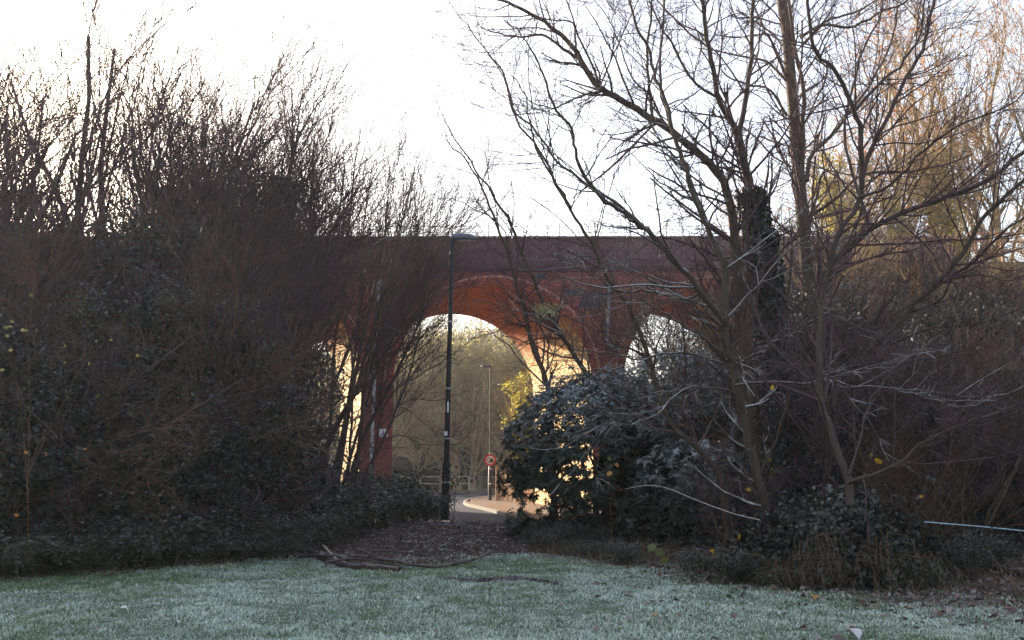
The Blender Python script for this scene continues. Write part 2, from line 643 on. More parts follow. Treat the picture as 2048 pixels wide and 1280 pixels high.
def m_pavement():
    m, nt, b = new_mat("pavement", 0.95, 0.05)
    n1 = noise(nt, 25, 4)
    n2 = noise(nt, 1.6, 4)
    c = ramp(nt, n1, [(0.3, (0.10, 0.08, 0.07)), (0.7, (0.17, 0.135, 0.115))])
    c = mixc(nt, math_n(nt, 'MULTIPLY', math_n(nt, 'SUBTRACT', n2, 0.42, clamp=True), 5, clamp=True), c, (0.15, 0.085, 0.055))
    nt.links.new(c, b.inputs['Base Color'])
    bump(nt, b, n1, 0.3, 0.01)
    return m


def m_ground():
    """tint: r litter, g bare soil, b wood floor."""
    m, nt, b = new_mat("ground_cover", 0.95, 0.1)
    a = N(nt, "ShaderNodeAttribute", attribute_name="tint")
    sx = N(nt, "ShaderNodeSeparateColor")
    nt.links.new(a.outputs['Color'], sx.inputs[0])
    n1 = noise(nt, 9, 6, rough=0.7)
    n2 = noise(nt, 55, 4)
    n3 = noise(nt, 1.1, 4)
    grass = ramp(nt, n1, [(0.3, (0.03, 0.048, 0.03)), (0.5, (0.075, 0.11, 0.08)), (0.75, (0.19, 0.25, 0.23))])
    grass = mixc(nt, math_n(nt, 'MULTIPLY', n3, 0.5), grass, (0.10, 0.15, 0.07))
    lit = ramp(nt, n2, [(0.3, (0.045, 0.028, 0.026)), (0.55, (0.12, 0.08, 0.075)), (0.75, (0.32, 0.27, 0.27))])
    lit = mixc(nt, math_n(nt, 'MULTIPLY', n1, 0.7), lit, (0.05, 0.035, 0.03))
    soil = ramp(nt, n1, [(0.35, (0.03, 0.022, 0.02)), (0.6, (0.075, 0.055, 0.055)), (0.78, (0.24, 0.24, 0.27))])
    wood = ramp(nt, n1, [(0.3, (0.04, 0.035, 0.02)), (0.7, (0.13, 0.10, 0.06))])
    c = mixc(nt, sx.outputs[0], grass, lit)
    c = mixc(nt, sx.outputs[1], c, soil)
    c = mixc(nt, sx.outputs[2], c, wood)
    nt.links.new(c, b.inputs['Base Color'])
    bump(nt, b, math_n(nt, 'ADD', n1, math_n(nt, 'MULTIPLY', n2, 0.5)), 0.8, 0.05)
    return m


def m_grass():
    m, nt, b = new_mat("frosty_grass", 0.7, 0.2)
    a = N(nt, "ShaderNodeAttribute", attribute_name="tint")
    sx = N(nt, "ShaderNodeSeparateColor")
    nt.links.new(a.outputs['Color'], sx.inputs[0])
    green = ramp(nt, sx.outputs[0], [(0.0, (0.04, 0.075, 0.025)), (0.7, (0.11, 0.18, 0.06)), (1.0, (0.25, 0.22, 0.10))])
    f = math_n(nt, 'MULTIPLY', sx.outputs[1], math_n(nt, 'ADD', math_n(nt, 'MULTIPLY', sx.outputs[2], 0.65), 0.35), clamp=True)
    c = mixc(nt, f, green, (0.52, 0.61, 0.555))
    nt.links.new(c, b.inputs['Base Color'])
    return m


M_asphalt = m_asphalt()
M_pave = m_pavement()
M_ground = m_ground()
M_grass = m_grass()

# ------------------------------------------------------------------ ground
ROAD_Z = -0.55
edge_px = [(-700, 1185), (-200, 1165), (0, 1150), (300, 1131), (600, 1110), (700, 1132), (850, 1134), (1000, 1112), (1100, 1114), (1400, 1134), (1700, 1172), (2048, 1190), (2600, 1200)]
_ed = np.array([gp(*p)[:2] for p in edge_px])


def lawn_edge(x):
    return np.interp(x, _ed[:, 0], _ed[:, 1])


def sstep(a, b, x):
    t = np.clip((x - a) / (b - a), 0, 1)
    return t * t * (3 - 2 * t)


def ground_z(x, y):
    x = np.asarray(x, float)
    y = np.asarray(y, float)
    z = ROAD_Z * sstep(25.0, 29.5, y)
    # rise behind the lawn edge, away from the gap where the road shows
    side = sstep(2.2, 6.0, np.abs(x + 1.0))
    z = z + side * 0.35 * sstep(14, 22, y) * (1 - sstep(30, 36, y) * sstep(-16, -10, x) * (1 - sstep(10, 14, x)))
    z = z + 0.16 * np.exp(-((x + 1.6) / 2.2) ** 2 - ((y - 21) / 3.0) ** 2)
    # railway embankments at both ends of the viaduct
    dy = np.maximum(np.maximum(41.2 - y, y - 46.8), 0)
    for sgn, xe in ((1, 16.6), (-1, 27.5)):
        dx = np.maximum(xe - sgn * x, 0)
        e = 11.2 - np.hypot(1.75 * dx, 0.60 * dy)
        z = np.maximum(z, e)
    # wooded hill beyond the road
    hill = sstep(71, 125, y) * 13.0 * (0.35 + 0.65 * (1 - sstep(2, 30, x))) * (1 - 0.55 * sstep(-18, -60, x))
    hill = hill + sstep(100, 300, y) * 4
    z = z + hill
    z = z + 0.05 * (vn(x, y, 1.7) - 0.5) * (y < 27) + 0.5 * (vn(x, y, 9, 1) - 0.5) * sstep(73, 85, y)
    bankm = (y > lawn_edge(x) + 0.3) & (y < 25)
    z = z + bankm * 0.10 * (vn(x, y, 0.45, 2) - 0.4)
    return z


def gz(x, y):
    return float(ground_z(np.array([x]), np.array([y]))[0])


xs = np.concatenate([np.linspace(-400, -40, 28), np.linspace(-37, -13.4, 22), np.arange(-13, 13.01, 0.16), np.linspace(13.5, 37, 24), np.linspace(40, 400, 28)])
ys = np.concatenate([np.linspace(-60, 3, 20), np.arange(4, 30.01, 0.16), np.linspace(30.5, 75, 60), np.linspace(76, 140, 40), np.linspace(150, 900, 30)])
GX, GY = np.meshgrid(xs, ys, indexing='ij')
GZ = ground_z(GX, GY)
nx, ny = GX.shape
V = np.stack([GX, GY, GZ], -1).reshape(-1, 3)
idx = np.arange(nx * ny).reshape(nx, ny)
Q = np.stack([idx[:-1, :-1], idx[1:, :-1], idx[1:, 1:], idx[:-1, 1:]], -1).reshape(-1, 4)
le = lawn_edge(GX)
w = vn(GX, GY, 0.8, 3) - 0.5
rightish = sstep(0.5, 3.0, GX)
litter = np.clip(sstep(-0.3 - 3.4 * rightish, 0.5, GY - le + w * (1.2 + 2.4 * rightish)), 0, 1)
soil = np.exp(-((GX + 1.4) / 2.6) ** 4) * sstep(-0.3, 0.8, GY - le + w) * (1 - sstep(27, 29, GY))
wood = sstep(30, 40, GY)
col = np.stack([litter, soil, wood, np.ones_like(soil)], -1).reshape(-1, 4)
g = obj("ground", mesh("ground", V, [Q], M_ground, col=col, smooth=True))
tag(g, "frosty lawn running into leaf litter and woodland floor", kind="structure")

# road, pavement corner, kerbs, far pavement
def sheet(name, poly, z, mat, label, up=0.0):
    p = np.array(poly, float)
    n = len(p)
    V = np.concatenate([np.c_[p, np.full(n, z)], np.c_[p, np.full(n, z - max(up, 0.02))]])
    me = bpy.data.meshes.new(name)
    faces = [list(range(n))] + [[i, i + n, (i + 1) % n + n, (i + 1) % n] for i in range(n)]
    me.from_pydata([tuple(v) for v in V], [], faces)
    me.materials.append(mat)
    me.update()
    o = obj(name, me)
    tag(o, label, kind="structure")
    return o


RZ = ROAD_Z + 0.03
_ck = [gp(px, py, RZ + 0.12) for px, py in ((1012, 988), (985, 991), (955, 995), (938, 999), (932, 1003), (940, 1008), (962, 1013), (1000, 1022), (1040, 1035), (1090, 1056))]
corner = [(p[0], p[1]) for p in _ck]
sheet("road", [(-9.5, 26.5), (9, 26.5), (9, 50), (9, 60), (90, 60), (90, 70), (-90, 70), (-90, 60), (-9.5, 58)], RZ, M_asphalt, "grey tarmac road bending through the arch to a junction")
# the near part of the road is a narrower lane, so the pavement covers its right side
sheet("pavement", corner + [(9.5, corner[-1][1]), (9.5, corner[0][1])], RZ + 0.12, M_pave, "sunlit leaf strewn pavement on the inside of the bend", 0.15)
sheet("far_pavement", [(-90, 70.0), (90, 70.0), (90, 73), (-90, 73)], RZ + 0.12, M_pave, "pavement along the far side of the road", 0.15)
kerb = thing("kerb", "line of pale kerb stones edging the sunlit pavement bend", "kerb", (0, 0, 0))
cp = spline([np.array((x, y, 0)) for x, y in corner], 34)
for i in range(len(cp) - 1):
    a, b_ = cp[i], cp[i + 1]
    d = b_ - a
    L_ = np.linalg.norm(d)
    mb = MB().box(-0.075, 0.075, 0.006, L_ - 0.006, -0.1, 0.14)
    obj("kerb_stone", mb.mesh("kerb_stone", M_stone), kerb, loc=(a[0] - 0.08, a[1], RZ), rot=(0, 0, math.atan2(d[1], d[0]) - PI / 2))
fk = MB().box(0.006, 0.9, -0.14, -0.005, -0.1, 0.135).mesh("kerb_stone", M_stone)
fkr = thing("kerb", "straight run of kerb stones on the far side of the road", "kerb", (-24, 70.0, RZ))
for i in range(34):
    obj("kerb_stone", fk, fkr, loc=(i * 0.91, 0, 0))

# ------------------------------------------------------------------ winter haze
HAZE = 0.0007
if HAZE:
    hm = bpy.data.materials.new("haze")
    hm.use_nodes = True
    hm.node_tree.nodes.clear()
    ho = hm.node_tree.nodes.new("ShaderNodeOutputMaterial")
    hv = hm.node_tree.nodes.new("ShaderNodeVolumePrincipled")
    hv.inputs['Color'].default_value = (0.9, 0.9, 0.92, 1)
    hv.inputs['Density'].default_value = HAZE
    hv.inputs['Anisotropy'].default_value = 0.3
    hm.node_tree.links.new(hv.outputs[0], ho.inputs['Volume'])
    hb = MB().box(-420, 420, -80, 920, -2.2, 42).mesh("haze", hm)
    tag(obj("haze", hb), "thin winter haze", kind="stuff")

# ------------------------------------------------------------------ viaduct
Y0, Y1 = 40.0, 48.0
DX = -2.45
RA = 4.48
ZS = 5.30
PITCHX = 10.42
XC = [-0.87 + PITCHX * k for k in (-2, -1, 0, 1)]
ZTOP = 10.52
XL, XR = -46.0, 20.5
via = thing("brick_viaduct", "red brick railway viaduct of round arches over the road", "viaduct", (0, Y0, 0))


def facade(y, shift, flip, mat, name):
    mb = MB()
    th = np.linspace(0, PI, 49)
    prev = XL
    zb = -1.2

    def wall(x0, x1):
        v = np.array([(x0, y, zb), (x1, y, zb), (x1, y, ZTOP), (x0, y, ZTOP)])
        mb.add(v - (0, Y0, 0), [[0, 1, 2, 3]] if not flip else [[3, 2, 1, 0]], uv=v[:, [0, 2]])
    for c in XC:
        c = c + shift
        wall(prev, c - RA)
        x = c - RA * np.cos(th)
        z = ZS + RA * np.sin(th)
        lo = np.stack([x, np.full(49, y), z], -1)
        hi = np.stack([x, np.full(49, y), np.full(49, ZTOP)], -1)
        v = np.concatenate([lo, hi])
        q = np.array([[i, i + 1, i + 50, i + 49] for i in range(48)])
        mb.add(v - (0, Y0, 0), q if not flip else q[:, ::-1], uv=v[:, [0, 2]])
        prev = c + RA
    wall(prev, XR)
    return obj(name, mb.mesh(name, mat), via)


facade(Y0, 0, False, M_brick, "spandrel_wall")
facade(Y1, DX, True, M_brick, "spandrel_wall")
# barrels with their pier faces, skewed
for c in XC:
    mb = MB()
    prof = [(-RA, -1.2)] + [(-RA * math.cos(t), ZS + RA * math.sin(t)) for t in np.linspace(0, PI, 49)] + [(RA, -1.2)]
    prof = np.array(prof)
    s = np.concatenate([[0], np.cumsum(np.linalg.norm(np.diff(prof, axis=0), axis=1))])
    n = len(prof)
    near = np.stack([prof[:, 0] + c, np.full(n, Y0), prof[:, 1]], -1)
    far = np.stack([prof[:, 0] + c + DX, np.full(n, Y1), prof[:, 1]], -1)
    v = np.concatenate([near, far]) - (0, Y0, 0)
    q = [[i + 1, i, i + n, i + 1 + n] for i in range(n - 1)]
    uv = np.concatenate([np.c_[np.zeros(n), s], np.c_[np.full(n, 8.37), s]])
    mb.add(v, q, uv=uv)
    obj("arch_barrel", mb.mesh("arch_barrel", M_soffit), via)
# rings of voussoir bricks on the near face: many thin bricks, joined per arch
for ci, c in enumerate(XC):
    mb = MB()
    for ring in range(4):
        r0 = RA + 0.004 + ring * 0.112
        r1 = r0 + 0.102
        nb = int(PI * r0 / 0.078)
        for i in range(nb):
            t0, t1 = PI * (i + 0.07) / nb, PI * (i + 0.93) / nb
            pr = 0.03 + 0.008 * random.random()
            fr = [(-r0 * math.cos(t0), r0 * math.sin(t0)), (-r0 * math.cos(t1), r0 * math.sin(t1)), (-r1 * math.cos(t1), r1 * math.sin(t1)), (-r1 * math.cos(t0), r1 * math.sin(t0))]
            v = np.array([(c + a, Y0 - pr, ZS + b) for a, b in fr] + [(c + a, Y0 + 0.05, ZS + b) for a, b in fr]) - (0, Y0, 0)
            mb.add(v, [[3, 2, 1, 0], [0, 1, 5, 4], [1, 2, 6, 5], [2, 3, 7, 6], [3, 0, 4, 7]])
        if ring in (2, 3):
            o = obj("arch_ring", mb.mesh("arch_ring", M_vous if ring == 2 else M_vous_pale), via)
            o["kind"] = "stuff"
            mb = MB()
mb = MB().box(XL, XR, -0.10, 0.0, ZTOP - 0.10, ZTOP + 0.02).box(XL, XR, -0.16, 0.0, ZTOP + 0.024, ZTOP + 0.12)
obj("string_course", mb.mesh("string_course", M_brick_dark), via)
for yy in (-0.03, 7.6):
    obj("parapet", MB().box(XL, XR, yy, yy + 0.43, ZTOP + 0.123, 11.96).mesh("parapet", M_brick_dark), via)
    mb = MB()
    xx = XL
    while xx < XR:
        j = random.uniform(-.012, .012)
        mb.box(xx + .005, xx + .225, yy - 0.09 + j * .6, yy + 0.48, 11.963, 12.068 + j)
        xx += .23
    o = obj("coping", mb.mesh("coping", M_brick_dark), via)
    o["kind"] = "stuff"
obj("track_bed", MB().box(XL, XR, 0.41, 7.59, ZTOP - 0.3, ZTOP + 0.5).mesh("track_bed", M_deck), via)
# pier plinth bands and blue brick repairs
for px, py, w_, h_ in ((1190, 604, 66, 26), (1082, 553, 34, 12), (1150, 585, 50, 12), (835, 552, 120, 9), (1108, 530, 40, 12)):
    a = at(px - w_ / 2, py + h_ / 2, Y0)
    b_ = at(px + w_ / 2, py - h_ / 2, Y0)
    mb = MB()
    z = a[2]
    x0 = a[0]
    while z < b_[2]:      # ragged ends, one course at a time
        e0, e1 = random.choice((0, .11, .22)), random.choice((0, .11, .22))
        mb.box(a[0] + e0, b_[0] - e1, -0.004, 0.05, z, z + 0.074)
        z += 0.075
    o = obj("brick_repair", mb.mesh("brick_repair", M_brick_blue), via)
    o["label"] = "patch of blue grey replacement bricks"
for xp in (-0.87 - RA - 1.46, -0.87 + RA):
    obj("pier_band", MB().box(xp - 0.03, xp + 1.49, -0.06, 0.02, 4.95, 5.15).mesh("pier_band", M_brick_dark), via)

# drain pipes on the piers
def pipe(label, p_top, p_bot, elbow=None):
    a, b_ = at(*p_top, Y0 - 0.12), at(*p_bot, Y0 - 0.12)
    t = thing("drainpipe", label, "drainpipe", tuple(b_))
    mb = MB().tube([a - b_, (0, 0, 0)], 0.075, 10)
    obj("pipe", mb.mesh("pipe", M_pipe, True), t)
    L_ = np.linalg.norm(a - b_)
    for i in range(int(L_ / 1.8) + 1):
        q = (a - b_) * min(1, (i + 0.4) * 1.8 / L_)
        obj("collar", MB().tube([q - (0, 0, .07), q + (0, 0, .07)], 0.092, 10).mesh("collar", M_pipe, True), t)
    obj("hopper", MB().tube([a - b_, a - b_ + (0, 0, .12), a - b_ + (0, 0, .3)], [.08, .15, .15], 8).mesh("hopper", M_pipe), t)
    if elbow is not None:
        e = at(*elbow, Y0 - 0.12) - b_
        obj("elbow", MB().tube([(0, 0, 0.02), (0.03, -.02, -0.12), (0.15, -.03, -0.22), tuple(e)], 0.078, 10).mesh("elbow", M_pipe, True), t)


pipe("grey drainpipe down the pier left of the main arch", (757, 575), (742, 930))
pipe("grey drainpipe with a bent foot on the pier right of the main arch", (1219, 578), (1214, 682), (1238, 702))
# notice on the pier
a, b_ = at(758, 873, Y0 - 0.03), at(776, 858, Y0 - 0.03)
t = thing("notice_board", "small white notice with purple print on the left brick pier", "sign", (a[0], a[1], a[2]))
w_, h_ = b_[0] - a[0], b_[2] - a[2]
obj("panel", MB().box(0, w_, 0, 0.025, 0, h_).mesh("panel", M_white), t)
mb = MB()
for k in range(5):
    mb.box(w_ * (.32 + .03 * k), w_ * (.62 - .02 * k), -0.004 - .0004 * k, -0.001, h_ * (.12 + .15 * k), h_ * (.255 + .15 * k))
mb.box(w_ * .12, w_ * .28, -0.004, -0.001, h_ * .15, h_ * .35).box(w_ * .68, w_ * .86, -0.004, -0.001, h_ * .2, h_ * .42)
obj("print", mb.mesh("print", M_purple), t)
a, b_ = at(757, 892, Y0 - 0.03), at(776, 878, Y0 - 0.03)
t = tag(obj("red_plate", MB().box(0, b_[0] - a[0], 0, 0.02, 0, b_[2] - a[2]).mesh("red_plate", m_plain("faded_red", (0.22, 0.03, 0.05), 0.7, var=0.4)), loc=tuple(a)),
        "faded red plate on the brick pier under the white notice", "sign")

# wire fence on top of the parapet
wf = thing("wire_fence", "thin wire fence with light posts along the top of the parapet", "fence", (-26, Y0 + 0.2, 12.0))
post = MB().box(-0.02, 0.02, -0.02, 0.02, 0, 0.72).mesh("post", M_wire)
for i in range(27):
    obj("post", post, wf, loc=(i * 1.66, 0, 0.05))
for z in (0.33, 0.62):
    pts = [(i * 0.83, 0, z + (0.0 if i % 2 == 0 else -0.02) + 0.015 * random.random()) for i in range(53)]
    obj("wire", MB().tube(pts, 0.012, 4).mesh("wire", M_wire), wf)

# ------------------------------------------------------------------ street lamps and the round sign
base = at(890, 1036, 25.0)
t = thing("street_lamp", "tall black street lamp with flat head in front of the viaduct", "street lamp", (base[0], base[1], base[2] - 0.05))
H = 8.0
lean = 0.014
pm = MB().tube([(0, 0, 0), (lean * 1.5, 0, 1.5)], 0.115, 14).tube([(lean * 1.5, 0, 1.5), (lean * 1.56, 0, 1.56)], [0.115, 0.078], 14)
obj("base", pm.mesh("base", M_black, True), t)
obj("pole", MB().tube([(lean * 1.55, 0, 1.55), (lean * 4.6, 0, 4.6), (lean * H, 0, H)], [0.078, 0.068, 0.058], 14).mesh("pole", M_black, True), t)
obj("collar", MB().tube([(lean * 4.4, 0, 4.4), (lean * 4.52, 0, 4.52)], 0.078, 12).mesh("collar", M_black, True), t)
obj("inspection_door", MB().box(-0.05, 0.05, -0.112, -0.09, 0.5, 1.1).mesh("inspection_door", M_black), t)
hx = lean * H
n = 16
th = np.linspace(0, 2 * PI, n, endpoint=False)
hd = MB()
rings = []
for (zz, sx_, sy_, cx) in ((-0.10, .20, .10, .33), (-0.09, .34, .15, .33), (0.0, .37, .16, .33), (0.06, .33, .14, .30), (0.10, .20, .08, .22), (0.11, .02, .01, .18)):
    rings.append(np.stack([hx + cx + sx_ * np.cos(th), sy_ * np.sin(th), np.full(n, H + 0.02 + zz)], -1))
v = np.concatenate(rings)
q = [[r * n + i, r * n + (i + 1) % n, (r + 1) * n + (i + 1) % n, (r + 1) * n + i] for r in range(5) for i in range(n)]
hd.add(v, q)
obj("lamp_head", hd.mesh("lamp_head", M_lampgrey, True), t)
obj("lens", MB().box(hx + .16, hx + .54, -.08, .08, H - .095, H - .078).mesh("lens", m_plain("lamp_lens", (0.5, 0.5, 0.48), 0.3, var=0.05)), t)
for zz in (1.0, 2.2, 3.6, 5.5):
    obj("band", MB().tube([(lean * zz, 0, zz), (lean * (zz + .05), 0, zz + .05)], 0.121 if zz < 1.5 else .0785, 12).mesh("band", M_galv, True), t)
obj("number_plate", MB().box(-.045, .045, -.085, -.079, 2.3, 2.42).mesh("number_plate", M_white), t)
obj("label_plate", MB().box(.03, .075, -0.075, -0.068, 2.95, 3.25).mesh("label_plate", M_white), t)
# loose strap and a leaning stake at the foot of the lamp
sp = spline([at(891, 1003, 24.86), at(884, 998, 24.8), at(880, 1003, 24.8), at(880, 1012, 24.82), at(886, 1014, 24.86)], 14)
tag(obj("strap", MB().tube(sp, 0.018, 6).mesh("strap", M_black, True)), "dark loop of strap tied round the foot of the black street lamp", "strap")
a, b_ = at(891, 998, 24.8), at(916, 1041, 24.2)
tag(obj("stake", MB().tube([a, (a + b_) / 2 + (0, 0, .02), b_], 0.016, 8).mesh("stake", m_plain("stake_blue", (0.22, 0.27, 0.33), .6), True)), "thin grey blue stake leaning against the foot of the street lamp", "stake")

base2 = at(980, 1003, 52.0)
base2[2] = RZ + 0.12
t = thing("street_lamp", "slim grey street lamp seen through the arch carrying a round sign", "street lamp", tuple(base2))
top2 = at(981, 733, 52.0)[2] - base2[2]
obj("base", MB().tube([(0, 0, 0), (0, 0, 1.9), (0, 0, 1.95)], [0.1, 0.1, 0.055], 12).mesh("base", M_black, True), t)
obj("pole", MB().tube([(0, 0, 1.93), (0, 0, top2)], [0.055, 0.04], 10).mesh("pole", m_plain("pole_grey", (0.07, 0.07, 0.07), .5, .4), True), t)
hd = MB()
rings = []
for (zz, sx_, sy_, cx) in ((-0.08, .18, .08, -.25), (-0.02, .32, .12, -.26), (0.04, .28, .1, -.24), (0.08, .05, .02, -.2)):
    rings.append(np.stack([cx + sx_ * np.cos(th), sy_ * np.sin(th), np.full(n, top2 + 0.03 + zz)], -1))
hd.add(np.concatenate(rings), [[r * n + i, r * n + (i + 1) % n, (r + 1) * n + (i + 1) % n, (r + 1) * n + i] for r in range(3) for i in range(n)])
obj("lamp_head", hd.mesh("lamp_head", M_lampgrey, True), t)
for z in (0.9, 1.75):
    obj("label_band", MB().tube([(0, 0, z), (0, 0, z + .07)], 0.103, 12).mesh("label_band", M_white, True), t)

sz = at(980, 920, 51.8)[2]
t = thing("traffic_sign", "round red ringed traffic sign on the far lamp post under the arch", "sign", (base2[0], 51.86, sz))


def disc(r, y0, y1, r_in=0.0, n=28, cx=0, cz=0, a0=0, a1=2 * PI):
    mb = MB()
    full = abs(a1 - a0 - 2 * PI) < 1e-6
    th = np.linspace(a0, a1, n + 1)
    o = lambda rr, y: np.stack([cx + rr * np.cos(th), np.full(n + 1, y), cz + rr * np.sin(th)], -1)
    ri = max(r_in, 1e-4)
    v = np.concatenate([o(ri, y0), o(r, y0), o(r, y1), o(ri, y1)])
    m_ = n + 1
    q = []
    for i in range(n):
        for s in range(4):
            a_, b2 = s * m_, ((s + 1) % 4) * m_
            q.append([a_ + i, a_ + i + 1, b2 + i + 1, b2 + i])
    return mb.add(v, q)


obj("ring", disc(0.34, -0.012, 0.0, 0.235).mesh("ring", M_red), t)
obj("face", disc(0.233, -0.010, 0.0).mesh("face", M_white), t)
mb = disc(0.155, -0.016, -0.0105, 0.095, 18, -0.02, 0.0, math.radians(35), math.radians(300))
obj("symbol", mb.mesh("symbol", m_plain("symbol_grey", (0.22, 0.16, 0.17), 0.5)), t)
mb = MB().box(-0.02, 0.19, -0.018, -0.0125, -0.13, 0.03).box(0.03, 0.15, -0.018, -0.0125, 0.033, 0.085)
obj("symbol", mb.mesh("symbol", m_plain("symbol_black", (0.02, 0.02, 0.025), 0.5)), t)
obj("bracket", MB().box(-0.12, 0.12, 0.003, 0.05, 0.30, 0.40).mesh("bracket", M_white), t)

# ------------------------------------------------------------------ railings, fence and walls beyond the arch
YF = 71.0
rl = thing("railing", "two bar pale green railing along the far side of the road", "railing", (at(600, 950, YF)[0], YF, RZ + 0.12))
L_ = at(938, 950, YF)[0] - at(600, 950, YF)[0]
for z in (0.55, 1.08):
    obj("rail", MB().tube([(0, 0, z), (L_, 0, z)], 0.038, 8).mesh("rail", M_rail, True), rl)
pm = MB().box(-0.04, 0.04, -0.04, 0.04, 0, 1.12).mesh("post", M_rail)
k = 0
while k * 1.9 < L_:
    obj("post", pm, rl, loc=(k * 1.9, 0.05, 0))
    k += 1
gx0, gx1 = at(940, 950, YF)[0], at(1012, 950, YF)[0]
gr = thing("guardrail", "pedestrian guardrail of thin upright bars right of the railing", "guardrail", (gx0, YF - 0.3, RZ + 0.12))
for z in (0.12, 1.08):
    obj("rail", MB().box(0, gx1 - gx0, -0.02, 0.02, z - .02, z + .02).mesh("rail", M_galv), gr)
bar = MB().tube([(0, 0, 0.14), (0, 0, 1.06)], 0.013, 6).mesh("bar", M_galv, True)
k = 1
while k * 0.17 < gx1 - gx0:
    obj("bar", bar, gr, loc=(k * 0.17, 0, 0))
    k += 1
for x in (0, (gx1 - gx0) / 2, gx1 - gx0):
    obj("post", MB().box(x - .025, x + .025, -.025, .025, 0, 1.12).mesh("post", M_galv), gr)

# timber fence at the corner of the pavement, then a brick garden wall towards the arch
fz = RZ + 0.12
p0, p1 = np.array((-0.85, 51.2)), np.array((0.05, 50.0))
fd = p1 - p0
fl = np.linalg.norm(fd)
M_boards = [m_plain("board_%d" % i, c, .8, .2, var=.35, scale=9, bmp=.3) for i, c in enumerate(((.34, .22, .13), (.22, .14, .085), (.42, .29, .17)))]
fen = thing("board_fence", "short sunlit timber board fence at the corner beyond the arch", "fence", (p0[0], p0[1], fz), math.atan2(fd[1], fd[0]))
for i in range(int(fl / 0.145)):
    bh = 1.85 + 0.04 * random.random()
    obj("board", MB().box(0.004, 0.138, -0.012, 0.010 + 0.006 * random.random(), 0.03, bh).mesh("board", M_boards[i % 3]), fen, loc=(i * 0.145, 0, 0))
for z in (0.4, 1.4):
    obj("rail", MB().box(0, fl, 0.018, 0.07, z, z + .08).mesh("rail", M_wood), fen)
obj("post", MB().box(-0.1, 0.0, -0.05, 0.07, 0, 2.0).mesh("post", M_wood), fen)
gw = thing("garden_wall", "low sunlit brick wall between the board fence and the arch pier", "wall", (0.06, 49.9, fz), math.atan2(48.0 - 49.9, 1.15))
gl = math.hypot(1.9, 1.1)
bm_ = [MB().box(0.004, 0.219, 0, 0.2, 0.004, 0.069).mesh("brick", m_plain("wall_brick_%d" % i, c, .85, .2, var=.3, scale=7, bmp=.3)) for i, c in enumerate(((.36, .17, .09), (.42, .25, .14), (.30, .13, .08)))]
for r in range(14):
    for i in range(int(gl / 0.223)):
        obj("brick", bm_[(r * 7 + i * 5 + (i * i) % 3) % 3], gw, loc=(i * 0.223 + (r % 2) * 0.08, random.uniform(-.006, .006), r * 0.073))

# railing on the embankment at the right
ra = at(1935, 466, 41.7)
rb = at(2140, 463, 41.7)
er = thing("rail_fence", "reddish three rail fence on the embankment top at the right", "fence", (ra[0], 41.7, ra[2] - 1.38))
el = rb[0] - ra[0]
for z in (0.45, 0.9, 1.3):
    obj("rail", MB().box(0, el, -0.03, 0.03, z, z + .1).mesh("rail", M_redrail), er)
for k in range(4):
    obj("post", MB().box(-.06, .06, .032, .15, -.3, 1.45).mesh("post", M_redrail), er, loc=(0.4 + k * 1.25, 0, 0))

# ------------------------------------------------------------------ vegetation: kinds of tree built once, then copied
def wand_tree(seed, stems=3, spread=0.16, H=10.0, n1=15, n2=10, n3=4.0, rad=0.11, twr=0.0062, ang=0.52, low=0.12):
    """Bare tree of upright wands, H tall. Returns trunk mesh data and crown mesh data."""
    g = np.random.default_rng(seed)
    P = np.zeros((stems, 9, 3))
    for s in range(stems):
        a = g.random() * 2 * PI
        d = np.array([math.cos(a) * spread * (0.4 + g.random()), math.sin(a) * spread * (0.4 + g.random()), 1.0])
        p = np.array([math.cos(a) * .12, math.sin(a) * .12, -0.2])
        hh = H * (0.72 + 0.2 * g.random())
        for k in range(9):
            P[s, k] = p
            p = p + nrm(d) * hh / 8
            d = d + 0.10 * g.normal(size=3) * (1, 1, .2)
    R = rad * (0.7 + 0.6 * g.random((stems, 1))) * np.linspace(1, 0.22, 9)[None]
    P1, R1 = children(P, R, n1, g, low, 0.98, ang, 0.2, 0.34 * H, 0.3, 0.5, 7, 0.10, 0.10, 0.55, 0.012, 0.3)
    P2, R2 = children(P1, R1, n2, g, 0.15, 1.0, 0.5, 0.22, 0.20 * H, 0.3, 0.4, 5, 0.11, 0.10, 0.6, twr * 1.3, 0.5)
    P3, R3 = children(P2, R2, n3, g, 0.2, 1.0, 0.55, 0.25, 0.08 * H, 0.3, 0.3, 3, 0.12, 0.08, 0.7, twr, 0.6)
    tv = Veg().tubes(P, R, 8)
    cv = Veg().tubes(P1, R1, 5).tubes(P2, R2, 3).tubes(P3, R3, 3)
    return tv, cv, (P, R, P1, P2, P3)


def leaf_cloud(g, centers, per, rad, L, W, flat=0.5, frost=0.0, out=None, droop=0.3):
    """Leaves round clump centres (m,3). Leaf normals roughly up and outward."""
    m = len(centers)
    c = np.repeat(centers, per, axis=0)
    M = len(c)
    off = g.normal(size=(M, 3)) * rad
    P = c + off
    D = rand_dirs(M, g)
    D[:, 2] -= droop
    Nn = nrm(rand_dirs(M, g) * (1 - flat) + np.array([0, 0, 1.0]) * flat + 0.4 * nrm(off))
    L_ = L * (0.6 + 0.8 * g.random(M))
    fr = None
    if frost:
        fr = np.clip(off[:, 2] / rad * 0.5 + 0.15 + 0.25 * g.normal(size=M), 0, 1) * frost * np.clip(Nn[:, 2] * 1.4, 0, 1)
    return P, D, Nn, L_, L_ * W, fr


